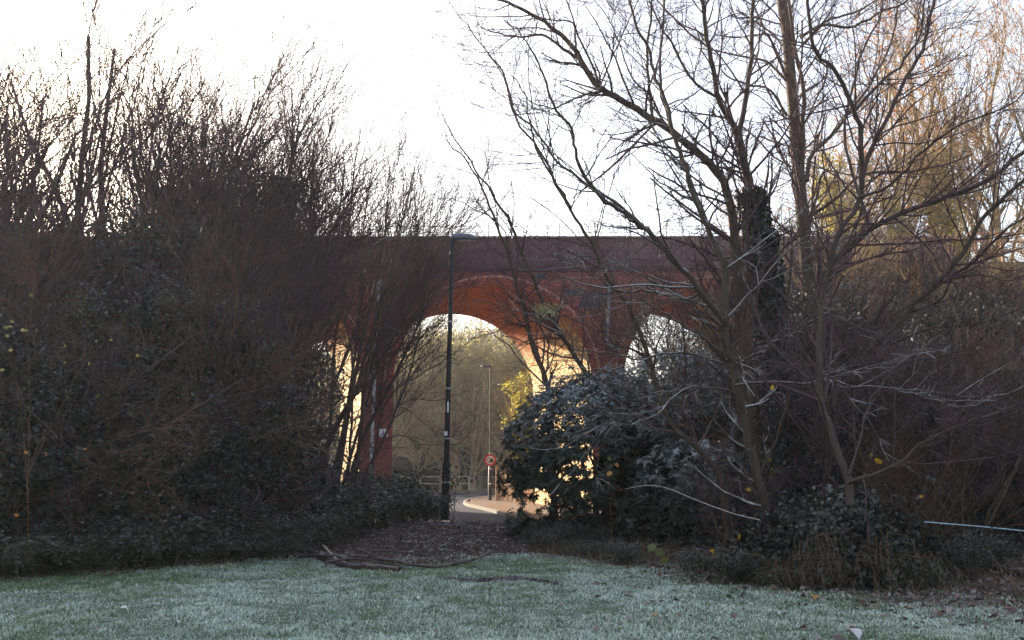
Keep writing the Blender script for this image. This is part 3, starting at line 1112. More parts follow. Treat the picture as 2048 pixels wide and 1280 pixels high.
def ivy_round(g, path, r_path, n, thick, L=0.08):
    """Ivy leaves wrapped round a trunk path (k,3)."""
    k = len(path)
    f = g.random(n) * (k - 1)
    i = np.minimum(f.astype(int), k - 2)
    fr = (f - i)[:, None]
    P = path[i] * (1 - fr) + path[i + 1] * fr
    rr = r_path[i]
    T = nrm(path[i + 1] - path[i])
    side = nrm(np.cross(T, rand_dirs(n, g)))
    lump = 0.55 + 0.9 * vn(f * 1.7, np.arctan2(side[:, 1], side[:, 0]) * 1.3 + 8, 1.0, int(g.integers(8)))
    P = P + side * (rr + thick * lump * np.sqrt(g.random(n)))[:, None]
    D = nrm(side * 0.6 + rand_dirs(n, g) * 0.7 + np.array([0, 0, -0.7]))
    Nn = nrm(side + 0.5 * rand_dirs(n, g) + np.array([0, 0, .3]))
    return P, D, Nn, L * (0.6 + 0.8 * g.random(n))


LEFT_KINDS = []
for s in range(5):
    tv, cv, pts = wand_tree(100 + s, stems=(3, 4, 2, 5, 3)[s], spread=(.16, .2, .1, .24, .14)[s], n1=(14, 12, 17, 10, 14)[s], n2=8, n3=2.4)
    LEFT_KINDS.append([("trunk", tv.mesh("trunk", M_bark)), ("crown", cv.mesh("crown", M_twig))])
# ivy clad kinds: same wands, ivy on the stems
for s in range(2):
    tv, cv, (P, R, P1, P2, P3) = wand_tree(140 + s, stems=2 - s, spread=.08, n1=22, n2=8, n3=3.0, rad=.1)
    g = np.random.default_rng(s)
    iv = Veg()
    for q in range(len(P)):
        a = ivy_round(g, P[q][:8], R[q][:8], 6500, 0.38, 0.10)
        iv.leaves(a[0], a[1], a[2], a[3], a[3] * 0.8)
    LEFT_KINDS.append([("trunk", tv.mesh("trunk", M_bark)), ("crown", cv.mesh("crown", M_twig)), ("ivy", iv.mesh("ivy", M_ivy))])


for s in range(3):
    tv, cv, _ = wand_tree(180 + s, stems=(2, 3, 2)[s], spread=.12, n1=15, n2=7, n3=3.0, rad=.085, low=.42, ang=.5)
    LEFT_KINDS.append([("trunk", tv.mesh("trunk", M_bark)), ("crown", cv.mesh("crown", M_twig))])


def place(kind, name, label, cat, loc, rot=(0, 0, 0), scale=1.0, group=None):
    """kind: list of (part name, mesh)."""
    r = thing(name, label, cat, loc, 0, group)
    r.rotation_euler = rot
    r.scale = (scale,) * 3 if isinstance(scale, (int, float)) else scale
    for pn, me in kind:
        obj(pn, me, r)
    return r


def tree_at(kind, name, label, px, py, Y, group=None, cat="tree", H=10.0, lean=(0, 0), wide=1.0):
    """Top of the tree where the pixel looks at distance Y."""
    p = at(px, py, Y)
    z = gz(p[0], Y)
    s = (p[2] - z) / (H * (.93 if px < 540 and Y < 31 else 1.0))
    rot = (Matrix.Rotation(lean[0], 3, 'Y') @ Matrix.Rotation(lean[1], 3, 'X') @ Matrix.Rotation(random.random() * 6.28, 3, 'Z')).to_euler()
    return place(kind, name, label, cat, (p[0] - lean[0] * (p[2] - z), Y, z - 0.05), tuple(rot), (s * wide, s * wide, s), group)


GL = "bare trees of the left thicket"
left = [
    (10, 80, 20, 0, "bare tree at the left edge of the thicket, tips against the sky"),
    (100, 110, 24, 1, "bare many stemmed tree second from the left edge of the thicket"),
    (192, 50, 22, 2, "tallest bare tree of the left thicket, a narrow spire"),
    (290, 75, 26, 3, "tall bare tree right of the thicket's highest spire"),
    (395, 105, 24, 0, "bare tree near the middle of the left thicket's skyline"),
    (478, 145, 28, 5, "ivy stemmed bare tree on the right shoulder of the left thicket's skyline"),
    (60, 190, 17, 3, "nearer bare shrubby tree low at the left edge of the thicket"),
    (440, 250, 21, 4, "bare tree beside the dark ivy column in the left thicket"),
    (528, 210, 27, 1, "bare tree where the left thicket's skyline steps down"),
    (575, 255, 25, 7, "slender bare tree between the thicket and the ivy covered pole tree"),
    (632, 178, 29, 6, "lone tree with an ivy covered stem rising like a pole above the parapet"),
    (672, 250, 31, 8, "bare tree with fanning wands in front of the left arch"),
    (765, 255, 32, 9, "thin bare tree right of the fanning one above the parapet"),
    (800, 235, 33, 7, "low bare tree spreading in front of the parapet left of the lamp"),
    (385, 128, 30, 4, "bare tree behind the skyline in the middle of the left thicket"),
    (520, 380, 20, 3, "dense bare shrub tree left of the gap showing the left arch"),
    (20, 330, 14.5, 2, "close bare tree leaning in from the left edge of the frame"),
    (596, 400, 23, 9, "short bare tree with many stems left of the gap showing the left arch"),
    (506, 150, 26, 7, "bare tree with clear lower stems beside the ivy stemmed one on the thicket's right shoulder"),
    (548, 235, 26, 8, "bare tree with clear lower stems left of the ivy covered pole tree"),
    (604, 225, 27, 9, "bare tree close to the left of the ivy covered pole tree"),
    (705, 262, 30, 9, "bare tree with clear stems in front of the left arch's right side"),
    (838, 335, 33, 9, "low slim tree leaning towards the lamp head in front of the parapet"),
    (862, 372, 33, 7, "lowest slim tree of the thicket, its tips beside the lamp head"),
    (-130, 90, 21, 1, "bare tree just past the left edge of the picture"),
    (-330, 60, 25, 0, "bare tree farther past the left edge of the picture"),
    (-560, 60, 30, 2, "bare tree well past the left edge of the picture"),
    (-260, 200, 15, 3, "nearer bare tree past the left edge of the picture"),
]
for i, (px, py, Y, k, lab) in enumerate(left):
    lean = (0.22 if px > 780 else 0.13 if px > 700 else 0.10 if px > 640 else 0.03 + 0.04 * random.random(), 0.03 * random.uniform(-1, 1))
    tree_at(LEFT_KINDS[k], "ivy_clad_tree" if k in (5, 6) else "bare_tree", lab, px, py, Y, GL, lean=lean, wide=1.0 if px < 560 else 0.85)

# evergreen ivy thickets: dark leafy masses
THICK = []
for s in range(3):
    g = np.random.default_rng(300 + s)
    nC = 150
    u = rand_dirs(nC, g)
    rad = g.random(nC) ** 0.35
    C = u * rad[:, None] * np.array([2.1, 1.7, 3.1])
    C[:, 2] = C[:, 2] + 3.2
    C[:, :2] *= (1.0 - 0.35 * np.clip((C[:, 2:3] - 3) / 3.5, 0, 1))
    C = C[C[:, 2] > 0.1]
    a = leaf_cloud(g, C, 95, 0.27, 0.10, 0.75, 0.4, 0.15)
    lv = Veg().leaves(*a[:5], frost=a[5])
    st = Veg()
    Pst = np.zeros((7, 6, 3))
    for q in range(7):
        Pst[q] = spline([np.array((g.normal() * .25, g.normal() * .25, -.2)), np.array((g.normal() * .8, g.normal() * .8, 2.5)), np.array((g.normal() * 1.3, g.normal() * 1.1, 5.5))], 6)
    Rst = 0.07 * np.linspace(1, .3, 6)[None] * np.ones((7, 1))
    P1, R1 = children(Pst, Rst, 16, g, .1, 1, .9, .3, 2.2, .3, .4, 5, .2, .04, .5, .012)
    P2, R2 = children(P1, R1, 9, g, .2, 1, .7, .3, .9, .3, .3, 4, .25, .02, .6, .006)
    st.tubes(Pst, Rst, 6).tubes(P1, R1, 4).tubes(P2, R2, 3)
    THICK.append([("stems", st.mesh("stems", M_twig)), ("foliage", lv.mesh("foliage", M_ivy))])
GT = "dark ivy covered shrubs of the left thicket"
thick = [
    (30, 430, 19, 0, "dark ivy covered shrub at the left edge of the picture"),
    (150, 425, 20, 1, "dark ivy covered shrub second from the left edge"),
    (260, 405, 19.5, 2, "dark ivy covered shrub under the thicket's highest spire"),
    (375, 410, 21, 0, "dark ivy covered shrub left of the black ivy column"),
    (468, 345, 24, 1, "tall black ivy column standing out of the left thicket"),
    (420, 560, 17.5, 2, "dark ivy covered shrub in front of the black ivy column"),
    (500, 520, 21, 0, "dark ivy covered shrub right of the black ivy column"),
    (110, 640, 15.0, 1, "low dark shrub close to the lawn at the left"),
    (310, 680, 15.8, 0, "low dark shrub close to the lawn below the middle of the thicket"),
    (500, 700, 17.5, 2, "low dark shrub left of the gap showing the left arch"),
    (525, 445, 27, 1, "ivy covered shrub against the viaduct left of the left arch gap"),
    (-120, 470, 18, 2, "dark ivy covered shrub just past the left edge"),
    (-300, 430, 21, 0, "dark ivy covered shrub farther past the left edge"),
    (-40, 560, 14.6, 1, "close dark shrub at the very left edge, in front of the others"),
    (200, 560, 15.6, 0, "close dark ivy mass below the spire, in front of the others"),
    (70, 690, 14.6, 2, "lowest dark ivy mass near the left edge"),
    (330, 540, 17.0, 1, "dark ivy mass left of the middle of the thicket"),
    (470, 590, 17.4, 1, "dark ivy mass in front of the black ivy column's foot"),
    (210, 720, 15.0, 1, "low dark ivy mass right of the lowest one"),
    (410, 760, 16.4, 0, "low dark ivy mass behind the tall frosted brambles"),
    (590, 860, 19.5, 0, "dark shrub under the gap showing the left arch"),
]
for px, py, Y, k, lab in thick:
    p = at(px, py, Y)
    z = gz(p[0], Y)
    s = (p[2] - z) / 6.6
    wd = (0.5 if "pier" in lab else 0.55) if ("column" in lab and "front" not in lab) or "pier" in lab else 1.0
    place(THICK[k], "ivy_shrub", lab, "shrub", (p[0], Y, z - .1), (0, 0, random.random() * 6.28), (max(s, .75) * wd * 0.95, max(s, .75) * wd * .95, s), GT)

# brambles and low growth along the lawn edge
BRAM = []
for s in range(4):
    g = np.random.default_rng(400 + s)
    nS = 46
    P = np.zeros((nS, 7, 3))
    for q in range(nS):
        b = g.normal(size=2) * .42
        a = g.random() * 2 * PI
        h = 0.55 + .6 * g.random()
        o = .35 + .6 * g.random()
        P[q] = spline([np.array((*b, -.05)), np.array((b[0] + .35 * o * math.cos(a), b[1] + .35 * o * math.sin(a), h)), np.array((b[0] + o * math.cos(a), b[1] + o * math.sin(a), h * (.75 + .3 * g.random())))], 7)
    R = 0.007 * np.linspace(1, .4, 7)[None] * np.ones((nS, 1))
    P1, R1 = children(P, R, 4, g, .3, 1, .8, .3, .3, .3, .3, 4, .2, .05, .7, .003)
    st = Veg().tubes(P, R, 4).tubes(P1, R1, 3)
    A = np.concatenate([P[:, 1:].reshape(-1, 3), P1[:, 1:].reshape(-1, 3)])
    A = A + g.normal(size=A.shape) * np.array([.08, .08, .05])
    A[:, 2] = np.maximum(A[:, 2], .03)
    a = leaf_cloud(g, A, 4, .06, .062, .72, .5, 0.5, droop=.35)
    fr = a[5] * np.clip((a[0][:, 2] - .35) * 1.4, 0, 1)
    lv = Veg().leaves(*a[:5], frost=fr)
    BRAM.append([("stems", st.mesh("stems", M_bark)), ("foliage", lv.mesh("foliage", M_bramble))])
GB = "brambles along the lawn edge"
bram = []
names = {}
bx = [(-120, 1150, 13.0, 1.0), (-30, 1140, 13.6, 1.0), (50, 1135, 13.4, .9), (120, 1125, 14.0, 1.0), (190, 1110, 14.8, 1.1), (250, 1120, 14.2, 1.0), (310, 1105, 14.9, 1.2), (370, 1110, 14.8, 1.0), (430, 1100, 15.4, 1.1), (480, 1090, 15.6, 1.2), (540, 1095, 15.9, 1.0), (590, 1080, 16.6, 1.2), (610, 1075, 17.6, 1.0), (655, 1060, 19.6, 1.0),
      (690, 1040, 21.5, 1.7), (715, 1045, 21.6, 1.1), (640, 1050, 19, 1.6), (772, 1035, 23.2, 1.2), (820, 1032, 24.2, 1.0), (846, 1040, 23.6, 0.9), (770, 1000, 24, 1.7), (560, 1060, 17.5, 1.5), (460, 1070, 17, 1.5), (350, 1080, 16.5, 1.5), (230, 1085, 16.4, 1.5), (100, 1090, 15.8, 1.5), (0, 1090, 15.5, 1.5),
      (1065, 1075, 20, .42), (1120, 1085, 18.2, .6), (1085, 1095, 17.0, .4)]
bx += [(1455, 1140, 12.6, .5), (1500, 1150, 12.5, .42), (1570, 1150, 12.1, .36), (1860, 1150, 12.6, .5), (1800, 1150, 12.1, .36), (1900, 1120, 13.0, .6), (1400, 1130, 14.0, .45), (1250, 1120, 14.6, .4), (1180, 1110, 15.6, .45), (1970, 1110, 13.6, .55)]
where = ["past the left edge of the lawn's far side", "at the far left corner of the lawn", "right of the far left corner of the lawn", "on the lawn edge below the leftmost dark shrub", "on the lawn edge left of the left half's middle", "short, at the front of the lawn edge left of the thicket's middle", "tall and frosted on the lawn edge below the thicket's middle", "on the lawn edge right of the tall frosted one", "on the lawn edge below the black ivy column",
         "tall with frosted tips left of the log pile", "short, just left of the log pile on the lawn edge", "leafy, directly behind the left end of the fallen log", "directly behind the fallen log", "behind the right half of the fallen log", "high leafy clump behind the fallen log", "leafy clump left of the muddy mound", "high clump under the left arch gap", "leafy clump at the left side of the muddy mound", "leafy clump left of the street lamp's foot", "small clump touching the street lamp's foot", "tall green clump in front of the pier with the notice",
         "second row clump left of the log pile", "second row clump below the black ivy column", "second row clump below the middle of the thicket", "second row clump below the thicket's highest spire", "second row clump near the left edge", "second row clump at the left edge", "small clump right of the muddy mound near the road", "small clump at the left foot of the frosted rhododendron", "lowest clump right of the muddy mound", "left of the ivy mound's foot", "touching the left foot of the ivy mound", "in front of the ivy mound's left half", "touching the right foot of the ivy mound", "in front of the ivy mound's right half", "between the ivy mound and the log at the right", "below the darker rhododendron", "below the middle of the big rhododendron", "below the left part of the big rhododendron", "beside the log at the right edge"]
for i, ((px, py, Y, s), wh) in enumerate(zip(bx, where)):
    if wh.startswith("second row"):
        continue
    p = at(px, py, Y)
    s *= random.uniform(.6, 1.1) if Y < 18 else .9
    s = (s, s, s * (random.uniform(.32, .7) if px < 560 else .62 if px < 730 else .8))
    place(BRAM[i % 4], "bramble", "bramble clump " + wh, "bramble", (p[0], Y, gz(p[0], Y) - .03), (0, 0, random.random() * 6.28), s, GB)

# ------------------------------------------------------------------ frosted rhododendron on the right
def rhodo(name, label, cx, Y, rx, ry, h, nW, seed, z0=0.0, hole=0.35):
    g = np.random.default_rng(seed)
    root = thing(name, label, "shrub", (cx, Y, z0))
    u = rand_dirs(nW, g)
    u[:, 2] = np.abs(u[:, 2]) * 1.0 - 0.25 * (g.random(nW) < .45)
    u = nrm(u)
    az = np.arctan2(u[:, 1], u[:, 0])
    lump = 0.86 + 0.22 * vn(az * 1.6 + 20, u[:, 2] * 2.2 + 5, 0.8, seed % 8)
    depth = np.where(g.random(nW) < .75, 0.92 + .1 * g.random(nW), 0.45 + .5 * g.random(nW))
    C = u * (lump * depth)[:, None] * np.array([rx, ry, h * 0.62]) + np.array([0, 0, h * 0.40])
    low = g.random(nW) < .42
    C[low, 2] = g.uniform(.1, h * .42, low.sum())
    C[low, :2] = (u[low, :2] / np.maximum(np.linalg.norm(u[low, :2], axis=1, keepdims=True), .05)) * np.array([rx, ry]) * (.55 + .42 * g.random((low.sum(), 1)))
    keep = C[:, 2] > 0.12
    # the lower half is thin: light shows through in patches
    thin = .62 * vn(C[:, 0] + 31, C[:, 2] + 3, .14, 5) + .38 * vn(C[:, 0] + 11, C[:, 2] + 7, .7, 2)
    keep &= ~((C[:, 2] < h * .58) & (thin > 1 - hole * 1.15) & (C[:, 2] > h * .12))
    C, u = C[keep], u[keep]
    nW = len(C)
    k = 9
    axis = nrm(u * 0.7 + np.array([0, 0, .75]) + .25 * g.normal(size=(nW, 3)))
    c = np.repeat(C, k, 0)
    ax = np.repeat(axis, k, 0)
    ph = np.tile(np.arange(k) / k * 2 * PI, nW) + np.repeat(g.random(nW) * 6.28, k)
    e1 = nrm(np.cross(ax, np.array([0.3, 0.9, 0.1])))
    e2 = np.cross(ax, e1)
    rad = e1 * np.cos(ph)[:, None] + e2 * np.sin(ph)[:, None]
    m = nW * k
    D = nrm(rad + ax * (.25 + .3 * g.normal(size=(m, 1))) + np.array([0, 0, -.35]))
    Nn = nrm(ax + rad * .35 + .2 * g.normal(size=(m, 3)))
    L = 0.125 * (0.7 + .6 * g.random(m)) * np.repeat(.65 + .6 * g.random(nW), k)
    topn = np.repeat(np.clip((C[:, 2] / h - .45) * 2.2, 0, 1) * np.clip(u[:, 2] + .55, 0, 1), k)
    fr = np.clip(topn * (.2 + .8 * g.random(m)) * np.clip(Nn[:, 2] * 1.3, 0, 1), 0, .9)
    lv = Veg().leaves(c, D, Nn, L, L * .36, frost=fr, fold=.12)
    obj("foliage", lv.mesh("foliage", M_rhodo), root)
    nS = 14
    P = np.zeros((nS, 7, 3))
    tgt = C[g.integers(0, nW, nS)]
    for q in range(nS):
        b = np.array([g.normal() * rx * .25, g.normal() * ry * .25, -.1])
        P[q] = spline([b, b * .6 + tgt[q] * .4 + g.normal(size=3) * .2, tgt[q]], 7)
    R = .04 * np.linspace(1, .3, 7)[None] * np.ones((nS, 1))
    P1, R1 = children(P, R, 8, g, .3, 1, .7, .3, 1.2, .3, .3, 5, .25, .05, .6, .008)
    obj("stems", Veg().tubes(P, R, 6).tubes(P1, R1, 4).mesh("stems", M_bark), root)
    return root


def px_x(px, Y, z=1.5):
    return (px - 1024) / F * (Y * CP + (z - EYE) * SP)


rhodo("rhododendron", "big rounded rhododendron with frosted drooping leaves right of the muddy mound", px_x(1190, 19.5), 19.5, 2.0, 1.6, 3.6, 6400, 11, hole=.38)
rhodo("rhododendron", "darker frosted rhododendron behind the thin leaning trunk, right of the big rounded one", px_x(1385, 21), 21.0, 2.1, 1.5, 4.3, 4300, 12, hole=.3)
rhodo("rhododendron", "low dark rhododendron skirt left of the ivy mound", px_x(1395, 17.5), 17.5, 1.4, 1.0, 2.1, 1000, 13, hole=.1)
rhodo("rhododendron", "dark evergreen shrub behind the ivy mound at the right", px_x(1590, 18.5), 18.5, 1.7, 1.2, 3.2, 1300, 14, hole=.1)

# ------------------------------------------------------------------ the traced bare trees on the right
def limbs(spec, Y, seed, twig=1.0, mat=None, n1=11, dens=1.0, lenk=1.0):
    """spec: list of (points px, r0, r1, dY at tip). Returns main tubes and the twigs grown on them."""
    g = np.random.default_rng(seed)
    tv, cv = Veg(), Veg()
    paths = []
    for pts, r0, r1, dy in spec:
        m = len(pts)
        q = np.array([at(p[0], p[1], Y + dy[0] + (dy[1] - dy[0]) * i / (m - 1)) for i, p in enumerate(pts)])
        n = max(8, 3 * m)
        q = spline(q, n)
        seg = np.linalg.norm(q[-1] - q[0])
        q = q + g.normal(size=q.shape) * 0.012 * np.clip(np.linspace(0, 3, n), 0, 1)[:, None]
        r = np.linspace(r0, r1, n)
        paths.append((q, r))
        tv.tubes(q[None], r[None], 9 if r0 > .05 else 6)
    ctr = np.zeros(3)
    for q, r in paths:
        ln = np.sum(np.linalg.norm(np.diff(q, axis=0), axis=1))
        nch = max(3, int(ln * n1 * 0.55 * dens))
        t0 = .3 if r[0] > .08 else .12
        P1, R1 = children(q[None], r[None], nch, g, t0, 1, .8, .25, min(1.9, .42 * ln + .3) * lenk, .35, .35, 7, .13, .05, .45, .006, .35)
        R1 = np.minimum(R1, .022)
        P2, R2 = children(P1, R1, 5, g, .2, 1, .7, .25, .62 * lenk, .35, .35, 5, .14, .05, .6, 0.0036, .5)
        P3, R3 = children(P2, R2, 2.6, g, .2, 1, .7, .3, .24 * lenk, .3, .2, 3, .15, .03, .75, .0034, .7)
        cv.tubes(P1, R1, 4).tubes(P2, R2, 3).tubes(P3, R3, 3)
    return tv, cv, paths


def traced(name, label, spec, Y, seed, mat, tw, **k):
    tv, cv, paths = limbs(spec, Y, seed, **k)
    b = paths[0][0][0]
    root = thing(name, label, "tree", tuple(b), 0, "bare trees in front of the viaduct")
    for pn, v, m in (("trunk", tv, mat), ("crown", cv, tw)):
        v.V = [x - b for x in v.V]
        obj(pn, v.mesh(pn, m, smooth=(pn == "trunk")), root)
    return root, paths


Z = (0, 0)
R1, _ = traced("bare_tree", "tallest bare tree with a thick straight brown trunk right of the ivy column", [
    ([(1592, 1085), (1600, 900), (1610, 700), (1615, 560), (1607, 460), (1596, 350), (1590, 250), (1580, 150), (1572, 50), (1555, -30)], .18, .12, (0, .3)),
    ([(1604, 380), (1606, 270), (1608, 180), (1590, 100), (1578, -10)], .06, .035, (.1, -.4)),
    ([(1576, 165), (1545, 88), (1530, 68), (1480, 75), (1430, 70)], .04, .012, (.2, -1)),
    ([(1572, 160), (1535, 125), (1500, 115), (1440, 103), (1390, 95)], .04, .012, (.2, 1)),
    ([(1574, 232), (1540, 180), (1500, 170), (1450, 150), (1437, 110)], .035, .012, (.2, -.6)),
    ([(1604, 90), (1640, 55), (1665, 38), (1720, 20), (1765, -10)], .04, .02, (.2, 1)),
    ([(1600, 75), (1645, 50), (1700, 55), (1760, 25), (1810, 5), (1830, -15)], .04, .02, (.2, -1)),
    ([(1614, 362), (1622, 311), (1666, 267), (1702, 219), (1746, 161), (1786, 73), (1797, 10)], .055, .02, (0, 1.6)),
    ([(1614, 435), (1666, 402), (1702, 366), (1739, 347), (1848, 340), (1945, 310)], .045, .015, (0, -1.4)),
], 20.0, 21, M_bark_b, M_twig, n1=7)

R2, p2 = traced("ivy_clad_tree", "forked bare tree with a dark ivy sleeve on its trunk", [
    ([(1552, 1075), (1555, 900), (1548, 720), (1535, 580), (1515, 450), (1495, 350), (1478, 270)], .13, .075, Z),
    ([(1480, 275), (1440, 205), (1425, 135), (1412, 60), (1405, 10), (1390, -30)], .06, .035, (0, -.6)),
    ([(1478, 270), (1490, 205), (1502, 120), (1505, 30), (1508, -30)], .055, .035, (0, .6)),
    ([(1435, 195), (1390, 165), (1350, 100), (1310, 30), (1290, -20)], .03, .012, (-.1, -1)),
    ([(1418, 95), (1370, 60), (1330, 20), (1300, -20)], .025, .012, (-.1, .8)),
    ([(1500, 350), (1560, 280), (1600, 230), (1680, 190)], .025, .008, (0, -1.2)),
], 16.5, 22, M_bark_f, M_twig, n1=9)
g = np.random.default_rng(5)
pth = p2[0][0]
b = pth[0]
iv = Veg()
a = ivy_round(g, pth[1:18] - b, p2[0][1][1:18], 9000, .19, .085)
iv.leaves(a[0], a[1], a[2], a[3], a[3] * .85, frost=np.clip(a[2][:, 2] * .35 * (g.random(len(a[0])) < .3), 0, .5))
obj("ivy", iv.mesh("ivy", M_ivy), R2)

traced("bare_tree", "bare tree with one great limb arching to the upper left", [
    ([(1545, 1080), (1520, 900), (1498, 760), (1482, 620), (1474, 530), (1468, 464), (1457, 390), (1428, 336), (1400, 308), (1347, 266), (1302, 236), (1242, 200), (1201, 176), (1167, 135), (1152, 101)], .12, .05, (0, -.8)),
    ([(1152, 101), (1122, 71), (1070, 32), (1021, 8), (980, -6), (950, -20)], .045, .018, (-.8, -1.2)),
    ([(1160, 120), (1122, 94), (1085, 68), (1045, 75), (984, 64), (955, 48)], .035, .008, (-.8, .2)),
    ([(1152, 101), (1147, 49), (1130, 41), (1075, 38), (1030, 40)], .02, .007, (-.8, -1.6)),
    ([(1201, 184), (1175, 188), (1137, 202), (1107, 216), (1070, 206), (1052, 193)], .025, .007, (-.6, -1.6)),
    ([(1201, 170), (1222, 120), (1250, 60), (1275, 5), (1290, -20)], .018, .009, (-.6, .4)),
    ([(1330, 256), (1300, 190), (1260, 150), (1230, 60), (1190, 0)], .02, .008, (-.5, -1.5)),
    ([(1310, 240), (1270, 262), (1215, 270), (1180, 255)], .018, .006, (-.5, -1.2)),
    ([(1305, 236), (1297, 160), (1294, 90), (1302, 30), (1300, -30)], .03, .02, (-.5, -.2)),
], 16.0, 23, M_bark_b, M_twig, n1=9)

R4, p4 = traced("bare_tree", "forked bare tree with long frosted low branches left of the ivy mound", [
    ([(1545, 1075), (1534, 1017), (1519, 969), (1497, 880), (1475, 790), (1462, 720), (1450, 650)], .07, .052, Z),
    ([(1452, 655), (1446, 640), (1410, 595), (1395, 577), (1379, 552), (1333, 508), (1300, 467), (1272, 446), (1235, 416), (1197, 390), (1160, 334), (1150, 300), (1145, 262), (1107, 205), (1085, 146), (1079, 127), (1047, 75), (1010, 40)], .05, .008, (0, -1.4)),
    ([(1300, 467), (1262, 430), (1220, 398), (1186, 379), (1130, 335), (1100, 307), (1070, 259), (1029, 221), (1010, 150), (965, 94), (931, 45), (894, 0)], .028, .007, (-.7, .4)),
    ([(1450, 650), (1452, 600), (1450, 544), (1432, 493), (1410, 449), (1395, 410), (1384, 384), (1369, 329), (1350, 280), (1335, 215), (1310, 150), (1299, 100), (1270, 50), (1255, -20)], .05, .018, (0, 1)),
    ([(1410, 440), (1372, 340), (1340, 250), (1322, 175), (1322, 90), (1330, -10)], .03, .02, (.5, 1.8)),
    ([(1462, 730), (1440, 725), (1377, 706), (1315, 710), (1285, 720), (1215, 705), (1150, 697), (1120, 660), (1098, 640), (1040, 622), (1013, 612), (944, 599)], .022, .006, (0, 1.5)),
    ([(1400, 585), (1365, 600), (1305, 582), (1240, 582), (1180, 547), (1122, 520), (1072, 492), (1050, 470)], .024, .006, (0, .6)),
    ([(1420, 612), (1395, 607), (1335, 580), (1290, 552), (1252, 535), (1212, 520), (1145, 507), (1102, 487), (1052, 460)], .022, .006, (0, 2.2)),
    ([(1472, 727), (1402, 672), (1350, 640), (1300, 610), (1270, 590)], .022, .006, (0, -1.6)),
    ([(1472, 790), (1450, 778), (1400, 773), (1370, 778), (1340, 800), (1310, 832), (1262, 847), (1200, 850)], .016, .006, (0, -1.5)),
    ([(1466, 740), (1480, 724), (1545, 690), (1600, 660), (1660, 635), (1700, 622)], .020, .006, (0, -1.3)),
    ([(1450, 640), (1480, 610), (1540, 540), (1600, 480), (1690, 440), (1790, 420)], .02, .006, (0, 1.2)),
    ([(1470, 770), (1540, 763), (1611, 767), (1666, 762), (1702, 773), (1775, 775), (1863, 782), (1930, 794), (1990, 792)], .020, .005, (-.2, -2)),
], 13.0, 24, M_bark_f, M_bark_f, n1=9, dens=.75, lenk=.8)

R5, p5 = traced("bare_tree", "dark bare tree spreading from the top of the ivy mound", [
    ([(1700, 1010), (1697, 958), (1680, 922), (1658, 849), (1644, 812), (1638, 720), (1644, 610), (1655, 560), (1677, 464), (1706, 425), (1722, 390), (1728, 340), (1739, 307), (1775, 234), (1812, 157), (1848, 88), (1872, -10)], .05, .022, (0, .8)),
    ([(1724, 375), (1722, 320), (1720, 256), (1706, 219), (1687, 168), (1662, 132), (1640, 117), (1622, 73), (1614, -10)], .04, .02, (.5, -.3)),
    ([(1712, 220), (1760, 165), (1800, 130), (1840, 70), (1850, -10)], .025, .015, (.4, 1.2)),
    ([(1700, 965), (1706, 962), (1739, 951), (1794, 929), (1848, 885), (1921, 849), (2031, 812), (2090, 795)], .028, .008, (0, -1.2)),
    ([(1848, 885), (1875, 855), (1892, 830)], .012, .005, (-.8, -1.2)),
    ([(1697, 950), (1720, 880), (1740, 800), (1790, 740), (1840, 690)], .02, .007, (0, 1)),
    ([(1655, 860), (1640, 800), (1602, 720), (1570, 690)], .02, .006, (0, -1)),
    ([(1720, 395), (1780, 370), (1850, 300), (1920, 250), (2010, 215), (2070, 160)], .022, .008, (.4, -1.2)),
], 11.6, 25, M_bark, M_twig, n1=10, lenk=.85)

traced("bare_tree", "bare tree with long limbs sweeping to the right edge of the picture", [
    ([(1640, 1050), (1660, 900), (1690, 760), (1750, 690), (1812, 628), (1867, 574), (1922, 511), (1969, 430), (1995, 410), (2060, 350), (2120, 320)], .06, .025, (0, -1.6)),
    ([(1655, 900), (1640, 700), (1645, 560), (1690, 500), (1768, 442), (1812, 424), (1848, 409), (1922, 384), (1995, 347), (2060, 297), (2130, 260)], .055, .03, (0, -1)),
    ([(1860, 580), (1940, 530), (1990, 480), (2040, 440), (2100, 420)], .03, .01, (-.6, -2)),
    ([(1812, 628), (1880, 600), (1900, 560), (1960, 552), (2020, 560), (2070, 540)], .02, .006, (-.5, -2.2)),
    ([(1780, 690), (1850, 660), (1920, 650), (1980, 640), (2060, 610)], .02, .006, (-.3, -2)),
    ([(1740, 455), (1700, 330), (1690, 250), (1720, 120), (1760, 30), (1770, -20)], .03, .015, (-.3, 1)),
    ([(1690, 770), (1800, 730), (1890, 710), (1960, 690)], .018, .006, (-.2, -1.6)),
], 14.5, 26, M_bark, M_twig, n1=9)

